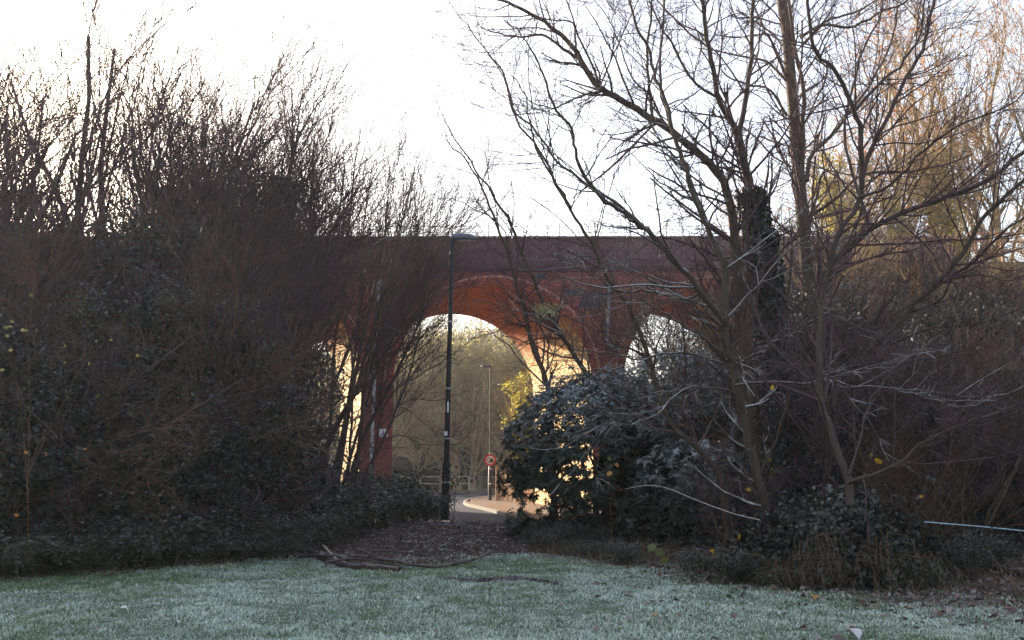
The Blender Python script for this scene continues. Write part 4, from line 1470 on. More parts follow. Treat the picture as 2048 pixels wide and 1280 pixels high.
GA = "thin leaning trees in front of the main arch"
A1, _ = traced("leaning_tree", "thin leaning tree left of two that cross the main arch", [
    ([(1110, 1075), (1105, 900), (1095, 771), (1074, 716), (1061, 674), (1047, 612), (1033, 575), (1019, 513), (999, 465), (985, 425), (961, 367), (938, 330), (924, 307), (900, 290), (875, 225)], .085, .008, (0, -.6)),
    ([(1019, 513), (1012, 470), (990, 440), (951, 420), (905, 395)], .022, .006, (-.3, -1)),
    ([(1000, 472), (990, 400), (975, 345), (985, 300), (970, 270)], .016, .006, (-.3, .6)),
    ([(1064, 690), (1090, 680), (1104, 650), (1107, 615)], .014, .006, (-.1, .5)),
    ([(1085, 745), (1098, 735), (1110, 690), (1108, 645)], .018, .012, (0, .3)),
], 20.3, 31, M_bark_b, M_twig, n1=7, dens=.7)
A2, _ = traced("leaning_tree", "thin leaning tree right of two that cross the main arch", [
    ([(1215, 1075), (1205, 900), (1184, 777), (1150, 712), (1116, 657), (1088, 606), (1064, 551), (1047, 513), (1026, 458), (1010, 425), (995, 409), (976, 371), (950, 341), (935, 311), (916, 292), (890, 240), (867, 191)], .09, .007, (0, -1)),
    ([(1116, 657), (1098, 640), (1060, 620), (1013, 608)], .016, .006, (-.3, -1)),
    ([(1150, 712), (1140, 660), (1130, 640), (1080, 600)], .016, .006, (-.2, .8)),
    ([(1132, 685), (1090, 722), (1060, 735), (1040, 748)], .015, .006, (-.2, -.6)),
], 20.8, 32, M_bark_b, M_twig, n1=7, dens=.7)
A3, _ = traced("leaning_tree", "leaning tree rising through the frosted rhododendrons past the right pier", [
    ([(1456, 1080), (1445, 978), (1431, 936), (1395, 897), (1356, 862), (1330, 823), (1306, 740), (1290, 692), (1272, 645), (1252, 605), (1220, 565), (1200, 525), (1187, 492), (1167, 460), (1141, 416), (1100, 345), (1070, 289), (1059, 232), (1050, 190), (1020, 150)], .055, .008, (0, -1)),
    ([(1141, 416), (1110, 365), (1085, 310), (1036, 244), (1017, 195), (1006, 150), (970, 100)], .028, .007, (-.6, .4)),
    ([(1395, 897), (1420, 850), (1440, 800), (1432, 750)], .016, .006, (0, .8)),
    ([(1220, 565), (1240, 530), (1290, 490), (1340, 440)], .018, .006, (-.4, .8)),
    ([(1306, 740), (1270, 700), (1230, 690), (1180, 640)], .016, .006, (-.2, -.8)),
], 14.2, 33, M_bark_b, M_twig, n1=8, dens=.9)
for o in (A1, A2, A3):
    o["group"] = GA

# low arching branches of the left thicket that cross the arch opening
traced("bare_tree", "bare sapling whose branches reach across the arch opening from the left pier", [
    ([(742, 1000), (750, 900), (765, 820), (790, 780), (850, 745), (930, 690), (985, 640)], .035, .007, (0, -1)),
    ([(770, 810), (800, 770), (860, 720), (900, 660)], .02, .006, (0, .6)),
    ([(765, 830), (820, 800), (880, 800), (940, 780)], .018, .006, (0, -.6)),
    ([(752, 890), (800, 870), (850, 890), (920, 885)], .018, .006, (0, .4)),
    ([(755, 860), (800, 815), (850, 850), (890, 870)], .016, .006, (0, -1)),
    ([(760, 830), (780, 740), (830, 690), (880, 640)], .018, .006, (0, 1)),
], 27.0, 41, M_bark, M_twig, n1=9, lenk=1.0)
traced("bare_tree", "bare sapling with pale bowed branches in front of the left pier", [
    ([(690, 1060), (700, 900), (705, 760), (690, 640), (640, 600)], .05, .02, (0, -.5)),
    ([(705, 760), (740, 700), (770, 640), (800, 560), (840, 480)], .03, .008, (0, .5)),
    ([(690, 640), (720, 560), (740, 500), (780, 470), (850, 440)], .025, .006, (-.3, 1)),
    ([(700, 720), (730, 650), (700, 630), (650, 620), (615, 622)], .015, .005, (-.2, -1)),
    ([(705, 770), (760, 655), (800, 665), (870, 650)], .015, .005, (0, -1)),
    ([(702, 840), (670, 760), (640, 700), (600, 690)], .02, .006, (0, -1)),
], 24.0, 42, M_bark_f, M_twig, n1=6, lenk=.8)
traced("bare_tree", "pale stemmed bush arching brown branches low over the left lawn edge", [
    ([(150, 1060), (100, 980), (60, 930), (0, 960), (-60, 1000)], .022, .006, (0, -1)),
    ([(150, 1060), (180, 920), (260, 870), (330, 860)], .02, .006, (0, -.8)),
    ([(130, 1030), (60, 880), (10, 830), (-60, 800)], .02, .006, (0, -.6)),
    ([(160, 1060), (240, 980), (300, 940), (350, 950)], .016, .005, (0, -1)),
    ([(140, 1040), (60, 640), (80, 560), (120, 500)], .02, .006, (0, .2)),
], 14.6, 43, M_twig_red, M_twig_red, n1=14, lenk=.8)
traced("bare_tree", "sprawling brown twigged bush in the middle of the left thicket", [
    ([(420, 1060), (380, 900), (300, 790), (180, 730), (110, 740)], .03, .006, (0, -1)),
    ([(410, 1020), (430, 820), (520, 780), (620, 720)], .025, .006, (0, -.8)),
    ([(400, 980), (380, 740), (300, 690), (160, 640)], .022, .006, (0, -1.4)),
    ([(415, 1020), (480, 900), (560, 860), (650, 830)], .02, .005, (0, -1)),
    ([(400, 950), (400, 620), (370, 540), (330, 480)], .022, .006, (0, -.5)),
    ([(410, 960), (470, 640), (480, 540), (520, 500)], .022, .006, (0, -.5)),
], 16.6, 44, M_twig_red, M_twig_red, n1=13, lenk=.9)

GP = "leaning trunks in front of the left pier"
for i, (lab, spec) in enumerate([
    ("leaning brown trunk left of three in front of the drainpipe", [([(668, 1010), (690, 860), (712, 740), (735, 640), (752, 560), (768, 480), (775, 400)], .10, .03, (0, -.8)), ([(722, 700), (715, 620), (690, 540), (680, 470)], .03, .01, (0, .6)), ([(742, 610), (770, 560), (800, 500), (835, 430)], .03, .008, (0, -1))]),
    ("leaning brown trunk in the middle of three in front of the drainpipe", [([(705, 1010), (720, 870), (735, 740), (762, 620), (790, 500), (815, 400), (830, 330)], .085, .02, (0, .8)), ([(760, 630), (740, 540), (735, 450)], .025, .008, (0, .5)), ([(800, 470), (840, 420), (880, 380)], .018, .006, (.4, -.4))]),
    ("thin leaning trunk behind the drainpipe at the pier's left side", [([(640, 1010), (660, 850), (668, 700), (690, 560), (700, 420), (712, 320)], .07, .02, (0, .3)), ([(668, 700), (640, 600), (628, 500)], .025, .008, (0, .5))]),
    ("ivy dark upright trunk left of the left arch gap", [([(585, 1010), (590, 850), (600, 700), (612, 560), (622, 400), (628, 280)], .11, .03, (0, .2)), ([(600, 700), (560, 620), (540, 540)], .03, .01, (0, -.8))])]):
    o, _ = traced("bare_tree", lab, spec, 29.0 + .7 * i, 60 + i, M_bark_b, M_twig, n1=4, dens=.6)
    o["group"] = GP

# reddish shrubs in front of the right arch and on the embankment
RED = []
for s in range(3):
    tv, cv, _ = wand_tree(170 + s, stems=6, spread=.42, n1=9, n2=8, n3=3.0, rad=.05, twr=.007, ang=.7)
    RED.append([("trunk", tv.mesh("trunk", M_bark_b)), ("crown", cv.mesh("crown", (M_twig_rust, M_twig, M_twig_tan)[s]))])
GR = "twiggy shrubs on and below the right embankment"
for px, py, Y, k, lab in [
    (1425, 560, 31, 1, "purple twigged shrub in front of the right arch's open side"),
    (1335, 560, 38, 2, "tan twigged shrub screening the right arch"),
    (1400, 440, 34, 0, "red twigged shrub in front of the right arch"),
    (1520, 420, 33, 1, "purple twigged shrub behind the ivy sleeved trunk"),
    (1640, 440, 32, 0, "red twigged shrub behind the thick straight trunk"),
    (1760, 430, 30, 2, "tan twigged shrub half way up the right embankment"),
    (1870, 500, 29, 0, "red twigged shrub on the embankment below the rail fence"),
    (1980, 520, 28, 1, "purple twigged shrub low on the embankment at the right edge"),
    (2080, 480, 30, 0, "red twigged shrub past the right edge on the embankment"),
    (1700, 640, 22, 1, "purple twigged shrub at the foot of the right embankment"),
    (1830, 640, 20, 0, "red twigged shrub at the embankment foot behind the ivy mound"),
    (1990, 620, 19, 1, "purple twigged shrub at the embankment foot near the right edge"),
    (1560, 660, 24, 0, "red twigged shrub behind the dark evergreen shrub"),
    (2060, 720, 16, 1, "nearest purple twigged shrub at the right edge"),
    (1760, 640, 13.6, 1, "purple twigged shrub standing right behind the ivy mound"),
    (1880, 560, 14.8, 0, "tall red twigged shrub right of the ivy mound"),
    (1830, 820, 12.6, 0, "low red twigged shrub at the right flank of the ivy mound"),
    (1470, 900, 13.4, 1, "low purple twigged shrub left of the ivy mound"),
    (1560, 520, 17.5, 1, "purple twigged shrub around the ivy sleeved trunk"),
    (1440, 600, 27, 2, "tan twigged shrub between the rhododendrons and the right arch")]:
    tree_at(RED[k], "twiggy_shrub", lab, px, py, Y, GR, "shrub", wide=1.25)
GE = "ivy covered shrubs on the right embankment"
for px, py, Y, k, lab in [
    (1580, 560, 31, 0, "ivy covered shrub on the embankment left of the thick trunk"),
    (1700, 560, 30, 1, "ivy covered shrub on the embankment right of the thick trunk"),
    (1800, 580, 28, 2, "ivy covered shrub in the middle of the right embankment"),
    (1905, 540, 27, 0, "dark ivy shrub below the rail fence"),
    (2000, 590, 25, 1, "dark ivy shrub at the right edge half way up the embankment"),
    (2090, 540, 27, 2, "dark ivy shrub past the right edge"),
    (1660, 760, 21, 2, "dark ivy shrub behind the spreading tree's trunk"),
    (1790, 760, 19.5, 0, "dark ivy shrub at the embankment foot right of the spreading tree"),
    (1900, 740, 18.5, 1, "dark ivy shrub at the embankment foot behind the blue rope"),
    (2010, 790, 17, 2, "dark ivy shrub at the right edge above the blue rope"),
    (2110, 740, 17.5, 0, "dark ivy shrub past the right edge above the rope"),
    (1500, 760, 23, 1, "dark ivy shrub behind the forked tree"),
    (1545, 470, 36, 2, "ivy covered shrub hiding the parapet behind the ivy sleeved trunk"),
    (1650, 455, 36, 1, "ivy covered shrub hiding the parapet right of the thick trunk"),
    (1750, 450, 36, 0, "ivy covered shrub hiding the parapet in the sunlit group"),
    (1850, 470, 36, 2, "ivy covered shrub hiding the parapet's far right end"),
    (1625, 720, 15.6, 1, "dark ivy shrub hiding the foot of the thick straight trunk"),
    (1720, 660, 25, 0, "dark ivy shrub behind the spreading tree's fork"),
    (1590, 560, 18.6, 0, "tall dark ivy shrub behind the forked trunk with frosted branches"),
    (1680, 600, 18.0, 1, "tall dark ivy shrub right of the thick straight trunk's foot"),
    (1840, 640, 24, 2, "dark ivy shrub half way up the embankment behind the mound"),
    (1960, 680, 22, 0, "dark ivy shrub half way up the embankment near the right edge")]:
    p = at(px, py, Y)
    z = gz(p[0], Y)
    s = max((p[2] - z) / 6.6, .3)
    place(THICK[k], "ivy_shrub", lab, "shrub", (p[0], Y, z - .1), (0, 0, random.random() * 6.28), (max(s, .6), max(s, .6), s), GE)

# ------------------------------------------------------------------ sunlit trees behind the right end of the viaduct
GOLD = []
for s in range(3):
    tv, cv, (P, R, P1, P2, P3) = wand_tree(500 + s, stems=2, spread=.12, H=20.0, n1=17, n2=7, n3=3.2, rad=.2, twr=.013, ang=.55)
    g = np.random.default_rng(s + 50)
    tips = P3[:, -1]
    tips = tips[g.random(len(tips)) < (.8, .55, .35)[s]]
    a = leaf_cloud(g, tips, (3, 2, 1)[s], .16, .16, .7, .2)
    lv = Veg().leaves(*a[:5])
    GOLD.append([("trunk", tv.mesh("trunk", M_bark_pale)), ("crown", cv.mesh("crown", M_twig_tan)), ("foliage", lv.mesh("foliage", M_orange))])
GREEN = []
for s in range(2):
    tv, cv, (P, R, P1, P2, P3) = wand_tree(520 + s, stems=1, spread=.05, H=20.0, n1=26, n2=7, n3=3.0, rad=.2, twr=.014, ang=.8)
    g = np.random.default_rng(s + 70)
    a = ivy_round(g, P[0][:8], R[0][:8], 5200, 1.1, .20)
    lv = Veg().leaves(a[0], a[1], a[2], a[3], a[3] * .8)
    c = P1[:, 1:4].reshape(-1, 3)
    a = leaf_cloud(g, c[g.random(len(c)) < .9], 45, .42, .19, .75, .25)
    lv.leaves(*a[:5])
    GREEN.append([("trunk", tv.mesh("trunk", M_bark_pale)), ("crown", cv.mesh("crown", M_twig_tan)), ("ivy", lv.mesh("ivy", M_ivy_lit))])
GG = "sunlit trees behind the right end of the viaduct"
for px, py, Y, k, lab in [
    (1745, 50, 52, 0, "tree with orange pink leaves at the top, left one of the sunlit group"),
    (1830, 20, 55, 1, "tall pale stemmed tree with few leaves in the sunlit group"),
    (1935, -10, 50, 2, "tall bare golden twigged tree of the sunlit group near the right edge"),
    (2055, 60, 50, 0, "tree with orange leaves at the right edge of the picture"),
    (1600, 330, 56, 1, "low thin leaved tree behind the thick straight trunk"),
    (1680, 230, 54, 0, "orange leaved tree right of the thick straight trunk"),
    (1520, 400, 58, 2, "small bare tree behind the parapet's right end"),
    (2180, 30, 52, 1, "pale leaved tree past the right edge of the picture")]:
    tree_at(GOLD[k], "golden_tree", lab, px, py, Y, GG, H=20.0, wide=1.0)
for px, py, Y, k, lab in [
    (1705, 215, 49, 0, "yellow green ivy covered tree, left one behind the rail fence"),
    (1880, 150, 50, 1, "tallest yellow green ivy covered tree near the rail fence"),
    (1790, 320, 47, 1, "short yellow green ivy covered tree between the two tall ones"),
    (1690, 380, 46, 0, "low yellow green ivy covered tree beside the thick trunk"),
    (2075, 380, 45, 0, "green leafed tree at the right edge above the rail fence")]:
    tree_at(GREEN[k], "ivy_clad_tree", lab, px, py, Y, GG, H=20.0, wide=1.05)

# ------------------------------------------------------------------ wooded hillside seen through the arches
HILL = []
for s in range(4):
    tv, cv, (P, R, P1, P2, P3) = wand_tree(600 + s, stems=2, spread=.15, H=10.0, n1=17, n2=8, n3=3.2, rad=.13, twr=.013, ang=.7)
    g = np.random.default_rng(s + 90)
    t_ = P3[:, -1][g.random(len(P3)) < .8]
    a = leaf_cloud(g, t_, 1, .1, .16, .75, .3)
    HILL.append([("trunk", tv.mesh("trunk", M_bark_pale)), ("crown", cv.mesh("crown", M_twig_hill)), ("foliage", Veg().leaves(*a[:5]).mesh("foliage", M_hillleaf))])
GH = "bare trees on the hillside beyond the road"
g = np.random.default_rng(77)
k = 0
cols = [(500, 745, "left"), (765, 1100, "main"), (1235, 1470, "right")]
ROWN = ("just behind the far railing", "in the second row behind the far railing", "low on the slope", "half way up the slope", "high on the slope", "on the brow of the slope")
for row, Y in enumerate((76, 82, 89, 97, 106, 118)):
    for x0, x1, arch in cols:
        a0, a1 = px_x(x0, Y), px_x(x1, Y)
        n = int((a1 - a0) / (1.9 if arch == "main" else 2.6))
        for i in range(n):
            x = a0 + (i + .5 + g.uniform(-.4, .4)) / n * (a1 - a0)
            y = Y + g.uniform(-2.5, 2.5)
            z = gz(x, y)
            top = 1.6 + 0.160 * y * {"main": 1.0, "left": .85, "right": .62}[arch] * g.uniform(.84, 1.03)
            s = max((top - z), 3.5) / 10.2
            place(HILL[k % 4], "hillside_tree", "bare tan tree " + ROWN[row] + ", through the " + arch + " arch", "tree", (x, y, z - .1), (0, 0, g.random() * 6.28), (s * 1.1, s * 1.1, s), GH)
            k += 1
# the ivy clad tree with yellow green leaves beside the sunlit pier, and the twin trunks by the railing
tree_at(GREEN[0], "ivy_clad_tree", "yellow green ivy covered tree seen through the right side of the main arch", 1048, 668, 55, GG, H=20.0, wide=1.15)
for px, lab in ((920, "straight pale trunked tree left of two behind the railing"), (946, "leaning pale trunked tree right of two behind the railing"), (1000, "slim pale trunked tree behind the guardrail")):
    o = tree_at(HILL[1], "pale_tree", lab, px, 655, 72.5, "pale trunks behind the railing", H=10.0)
    b = np.array(o.location)
    obj("bole", MB().tube(spline([np.array((0, 0, -.1)), np.array((.12, 0, 2.5)), np.array((.02, .1, 4.5)), np.array((.3, 0, 7.5))], 9), np.linspace(.26, .12, 9) / 1.1, 9).mesh("bole", M_bark_pale, True), o)
# shrubs along the foot of the hillside
GS = "leafy bushes behind the far railing"
for i, (px, Y, s) in enumerate([(620, 76.6, .55), (700, 77.6, .5), (770, 76.6, .6), (815, 76.4, .55), (860, 77.1, .6), (900, 78.6, .5), (960, 77.6, .55), (1005, 76.6, .5), (1060, 76.6, .6), (1150, 77.6, .6), (1290, 77.6, .5), (560, 77.6, .6), (830, 79, .6), (880, 80, .65), (940, 79.5, .6), (790, 80, .6)]):
    x = px_x(px, Y)
    place(THICK[i % 3], "roadside_bush", "leafy bush behind the far railing, seen " + ("through the left arch" if px < 740 else "left of the near lamp" if px < 880 else "between the two lamps" if px < 985 else "right of the round sign" if px < 1100 else "through the right arch" if px > 1200 else "behind the frosted rhododendron"), "bush", (x, Y, gz(x, Y) - .1), (0, 0, i * 1.7), (s * 1.3, s * 1.3, s), GS)

# ------------------------------------------------------------------ ivy mound with dry grass, right
mc = at(1690, 1100, 11.6)
mound = thing("ivy_mound", "low ivy covered mound hung with dry grass in front of the embankment", "mound", (px_x(1685, 12.7, .5), 12.7, 0.0))
g = np.random.default_rng(61)
nC = 3000
u = rand_dirs(nC, g)
u[:, 2] = np.abs(u[:, 2])
lump = .66 + .62 * vn(np.arctan2(u[:, 1], u[:, 0]) * 1.5 + 9, u[:, 2] * 2 + 4, .55, 3)
lump *= 1 + .35 * (g.random(nC) < .08)
C = u * lump[:, None] * np.array([1.3, .8, 1.0])
C[:, 0] += .12 * C[:, 2]
C[:, :2] += .10 * g.normal(size=(nC, 2)) * (1 - .6 * u[:, 2:3])
C[:, 2] = np.maximum(C[:, 2] + .06 * g.normal(size=nC), .03)
P, D, Nn, L, W, fr = leaf_cloud(g, C, 5, .07, .062, .85, .3, 0.25, droop=.5)
Nn = nrm(Nn + np.repeat(u, 5, 0))
fr = fr * np.repeat(np.clip(u[:, 2] * 1.6 - .6, 0, 1), 5)
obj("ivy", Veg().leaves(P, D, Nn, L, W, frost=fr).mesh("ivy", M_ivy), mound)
# an earthen core, so that the mound is not hollow
th = np.linspace(0, 2 * PI, 24, endpoint=False)
rings = [np.stack([.95 * math.cos(e) * np.cos(th), .6 * math.cos(e) * np.sin(th), np.full(24, .85 * math.sin(e) - .05)], -1) for e in np.linspace(0, 1.5, 9)]
mb = MB().add(np.concatenate(rings), [[r * 24 + i, r * 24 + (i + 1) % 24, (r + 1) * 24 + (i + 1) % 24, (r + 1) * 24 + i] for r in range(8) for i in range(24)])
obj("earth", mb.mesh("earth", m_plain("dark_earth", (.03, .024, .022), .95, .1, var=.4, bmp=.5), True), mound)


def hanging(n, g, box, hmin, hmax, out):
    P = np.zeros((n, 6, 3))
    for q in range(n):
        b = np.array([g.uniform(*box[0]), g.uniform(*box[1]), g.uniform(hmin, hmax)])
        d = np.array([g.normal() * .25, -out * (.4 + .6 * g.random()), 0])
        e = b + d * 1.0 + np.array([g.normal() * .1, 0, -b[2] * (.55 + .4 * g.random())])
        P[q] = spline([b, b + d * .8 + (0, 0, .05), e], 6)
    return P


Pg = np.concatenate([hanging(70, g, ((-.72, -.45), (-.85, -.65)), .2, .68, .28), hanging(34, g, ((.05, .25), (-.95, -.75)), .3, .85, .2), hanging(30, g, ((.6, .95), (-.75, -.5)), .15, .45, .4), hanging(40, g, ((-1.3, -.9), (-.7, -.3)), .1, .35, .5), hanging(45, g, ((-1.2, 1.2), (-.9, -.5)), .1, .5, .4)])
o = obj("dry_grass", Veg().tubes(Pg, np.full((len(Pg), 6), .0035) * np.linspace(1, .4, 6), 3).mesh("dry_grass", M_dry), mound)
o["kind"] = "stuff"
# twining stems on the mound
Ps = np.zeros((26, 8, 3))
for q in range(26):
    a0, e0 = g.random() * 6.28, .3 + g.random() * 1.0
    Ps[q] = spline([np.array([1.22 * math.cos(e) * math.cos(a), .82 * math.cos(e) * math.sin(a), 1.1 * math.sin(e)]) for a, e in ((a0, e0 * .2), (a0 + .3, e0 * .6), (a0 + .2, e0), (a0 + .6, e0 * 1.2))], 8)
obj("stems", Veg().tubes(Ps, np.full((26, 8), .006), 4).mesh("stems", M_bark_b), mound)

# yellow leaved saplings
def sapling(label, base, stems, leaves_px, Y, seed, lsize=.1):
    g = np.random.default_rng(seed)
    root = thing("sapling", label, "sapling", tuple(base), 0, "saplings holding yellow leaves")
    st = Veg()
    for s in stems:
        q = spline([at(x, y, Y) - base for x, y in s], 10)
        st.tubes(q[None], np.linspace(.007, .003, 10)[None], 4)
    obj("stem", st.mesh("stem", M_twig_red), root)
    for px, py, sz, hue in leaves_px:
        c = at(px, py, Y - .05 + g.normal() * .04)
        L = sz / F * Y
        t = np.linspace(0, 2 * PI, 10, endpoint=False)
        rad = L * .5 * (1 + .10 * np.cos(2 * t) + .05 * np.sin(5 * t + px))
        v = np.stack([rad * np.cos(t), .05 * L * np.cos(2 * t), rad * np.sin(t) * .92], -1)
        v = np.vstack([v, [[0, -.04 * L, 0]]])
        me = mesh("leaf", v, [np.array([[i, (i + 1) % 10, 10] for i in range(10)])], hue, col=np.c_[np.full(11, g.random()), np.zeros((11, 2)), np.ones(11)])
        obj("leaf", me, root, loc=tuple(c - base), rot=(g.normal() * .35, g.normal() * .5, g.normal() * .5))


M_yg = m_leaf("yellow_green_leaf", (.06, .09, .025), (.20, .20, .045), .25)
M_pale = m_leaf("pale_yellow_leaf", (.30, .24, .07), (.45, .36, .12), .3)
M_or = m_leaf("amber_leaf", (.55, .24, .05), (.7, .38, .08), .4)
b = gp(1540, 1120, 0)
sapling("sapling with big round yellow leaves in front of the forked tree", b, [[(1540, 1120), (1534, 1040), (1540, 960), (1550, 930)], [(1534, 1040), (1520, 990), (1500, 975)], [(1537, 1060), (1548, 1030), (1545, 1015)]],
        [(1547, 940, 21, M_yellow), (1537, 918, 13, M_yellow), (1497, 978, 13, M_yellow), (1535, 1028, 15, M_yg), (1510, 1032, 12, M_or), (1530, 985, 10, M_yg), (1529, 925, 9, M_yellow)], b[1], 1)
b = gp(1500, 1140, 0)
sapling("low sapling with yellow and green leaves at the left foot of the ivy mound", b, [[(1500, 1140), (1480, 1100), (1470, 1080), (1478, 1070)], [(1500, 1140), (1515, 1120), (1518, 1112)], [(1490, 1130), (1440, 1105), (1425, 1100)]],
        [(1478, 1072, 13, M_yellow), (1468, 1097, 15, M_yellow), (1513, 1110, 14, M_yellow), (1521, 1116, 14, M_yg), (1430, 1114, 14, M_yellow), (1501, 1090, 10, M_or), (1424, 1102, 10, M_yellow), (1470, 1112, 22, M_yg), (1395, 1108, 10, M_yg)], b[1], 2)
b = gp(1300, 1135, 0)
sapling("small leafy sapling on the lawn edge below the rhododendrons", b, [[(1300, 1135), (1305, 1100), (1310, 1085)], [(1300, 1135), (1320, 1110), (1330, 1100)]],
        [(1313, 1136, 12, M_yellow), (1296, 1108, 12, M_yg), (1303, 1095, 18, M_yg), (1320, 1105, 20, M_yg), (1330, 1120, 16, M_yg), (1285, 1115, 12, M_yg)], b[1], 3)
b = gp(1760, 1100, 0)
sapling("sapling with a few yellow leaves behind the ivy mound", b, [[(1760, 1100), (1750, 960), (1757, 922)], [(1755, 1000), (1745, 930), (1742, 910)]],
        [(1757, 922, 16, M_yellow), (1742, 910, 10, M_yg), (1775, 918, 9, M_yg), (1842, 993, 8, M_yellow), (1545, 775, 12, M_yellow)], 12.6, 4)
b = gp(1225, 1120, 0)
sapling("sprig with amber leaves hanging in the dark hollow of the rhododendron", b, [[(1225, 1120), (1220, 980), (1219, 920)], [(1221, 980), (1215, 950), (1212, 930)]],
        [(1219, 917, 10, M_yg), (1211, 928, 9, M_yg), (1234, 930, 9, M_or), (1219, 947, 11, M_or)], 17.2, 5)
b = gp(60, 1140, 0)
sapling("bush holding small pale yellow leaves at the left edge of the thicket", b, [[(60, 1140), (50, 900), (30, 760), (10, 690)], [(55, 1000), (60, 740), (50, 660), (55, 640)], [(55, 950), (130, 800), (160, 740), (200, 690)], [(55, 950), (90, 870), (160, 850)]],
        [(20, 653, 9, M_pale), (12, 655, 7, M_pale), (45, 660, 9, M_pale), (52, 661, 9, M_pale), (73, 660, 7, M_pale), (24, 643, 7, M_pale), (15, 672, 7, M_pale), (21, 700, 8, M_pale), (62, 590, 8, M_yg), (130, 692, 8, M_pale), (178, 727, 9, M_pale), (130, 725, 6, M_pale), (130, 742, 7, M_yg), (275, 711, 8, M_pale), (192, 682, 6, M_pale), (222, 680, 6, M_pale), (240, 672, 6, M_yg), (196, 792, 8, M_yg), (132, 783, 6, M_yg), (4, 740, 8, M_pale), (40, 905, 8, M_or), (92, 908, 9, M_or), (52, 905, 7, M_or), (170, 898, 6, M_or), (33, 1030, 9, M_or), (320, 990, 6, M_yg)], 13.2, 6)

# pale seed tassels hanging on a twig against the arch
tas = thing("leaf_spray", "spray of pale dead leaves caught on a twig in front of the arch", "leaf spray", tuple(at(1100, 612, 19.6)))
g = np.random.default_rng(8)
cc = np.array([at(1068 + 60 * g.random(), 606 + 18 * g.random(), 19.6 + .2 * g.normal()) for _ in range(26)]) - at(1100, 612, 19.6)
a = leaf_cloud(g, cc, 3, .04, .15, .35, .2, droop=1.2)
obj("foliage", Veg().leaves(*a[:5]).mesh("foliage", m_leaf("pale_dead_leaf", (.25, .23, .10), (.45, .42, .22), .3)), tas)
obj("stem", MB().tube([at(1060, 600, 19.6) - at(1100, 612, 19.6), (0, 0, .05), at(1140, 622, 19.6) - at(1100, 612, 19.6)], .008, 5).mesh("stem", M_twig), tas)

# ------------------------------------------------------------------ fallen wood, rope, rut
def fallen(name, label, cat, px, z, r0, r1, mat=M_log, twigs=0, Ys=None, group=None, seed=0):
    pts = []
    for i, p in enumerate(px):
        q = gp(p[0], p[1], z[i] if isinstance(z, (list, tuple)) else z)
        pts.append(q)
    q = spline(pts, 16)
    g = np.random.default_rng(seed + 3)
    q = q + g.normal(size=q.shape) * r0 * .18
    b = q[0].copy()
    r = np.linspace(r0, r1, 16) * (1 + .12 * g.normal(size=16))
    root = thing(name, label, cat, tuple(b), 0, group)
    obj("limb", MB().tube(q - b, r, 9).mesh("limb", mat, True), root)
    if twigs:
        P1, R1 = children((q - b)[None], r[None], twigs, g, .15, 1, .8, .3, .55, .4, .3, 5, .2, .0, .45, .005)
        P1[:, :, 2] = np.maximum(P1[:, :, 2], -b[2] + .01)
        P2, R2 = children(P1, R1, 3, g, .2, 1, .7, .3, .2, .3, .3, 3, .2, 0, .6, .003)
        obj("twigs", Veg().tubes(P1, R1, 4).tubes(P2, R2, 3).mesh("twigs", mat), root)
    return root


GF = "fallen wood at the lawn edge"
fallen("fallen_log", "thick dark fallen log at the left end of the wood pile", "log", [(640, 1112), (690, 1128), (740, 1134), (800, 1138)], .06, .062, .04, seed=1, group=GF)
fallen("fallen_log", "shorter dark log lying behind the thick one", "log", [(600, 1100), (650, 1108), (700, 1118)], .1, .05, .04, seed=2, group=GF)
fallen("fallen_branch", "long thin fallen branch curving right across the lawn edge", "branch", [(690, 1112), (760, 1118), (830, 1130), (880, 1134), (940, 1122), (985, 1106), (1010, 1105)], [.12, .12, .1, .05, .08, .16, .2], .035, .008, twigs=9, seed=3, group=GF)
fallen("fallen_branch", "pale forked branch end sticking up at the left of the wood pile", "branch", [(672, 1118), (660, 1104), (646, 1090)], [.1, .16, .25], .022, .012, m_bark("bark_bleached", (.22, .19, .2), (.42, .38, .38)), seed=4, group=GF)
fallen("fallen_branch", "slim branch lying across the middle of the wood pile", "branch", [(716, 1097), (750, 1112), (800, 1122), (850, 1134)], [.25, .16, .1, .05], .02, .01, twigs=4, seed=5, group=GF)
fallen("fallen_branch", "twiggy branch on the left end of the wood pile", "branch", [(600, 1112), (660, 1112), (720, 1118), (745, 1108)], [.05, .12, .15, .25], .03, .01, twigs=10, seed=6, group=GF)
fallen("fallen_branch", "crooked branch lying over the front of the wood pile", "branch", [(650, 1125), (700, 1118), (760, 1124), (830, 1140)], [.12, .15, .08, .03], .022, .008, twigs=8, seed=14, group=GF)
fallen("fallen_branch", "thin twiggy branch behind the right half of the wood pile", "branch", [(730, 1100), (800, 1104), (870, 1112), (930, 1116)], [.15, .12, .1, .05], .016, .006, twigs=10, seed=15, group=GF)
fallen("fallen_log", "long log lying at the foot of the embankment at the right edge", "log", [(1880, 1108), (1940, 1128), (2000, 1140), (2080, 1150)], .08, .05, .085, seed=7, group=GF)
fallen("fallen_branch", "thin branch propped on the log at the right edge", "branch", [(1870, 1112), (1930, 1110), (2010, 1122)], [.1, .2, .1], .018, .01, twigs=6, seed=8, group=GF)
fallen("fallen_branch", "straw coloured stick lying under the rhododendron", "branch", [(1150, 1104), (1190, 1100), (1240, 1102)], .05, .012, .008, M_twig_tan, seed=9, group=GF)

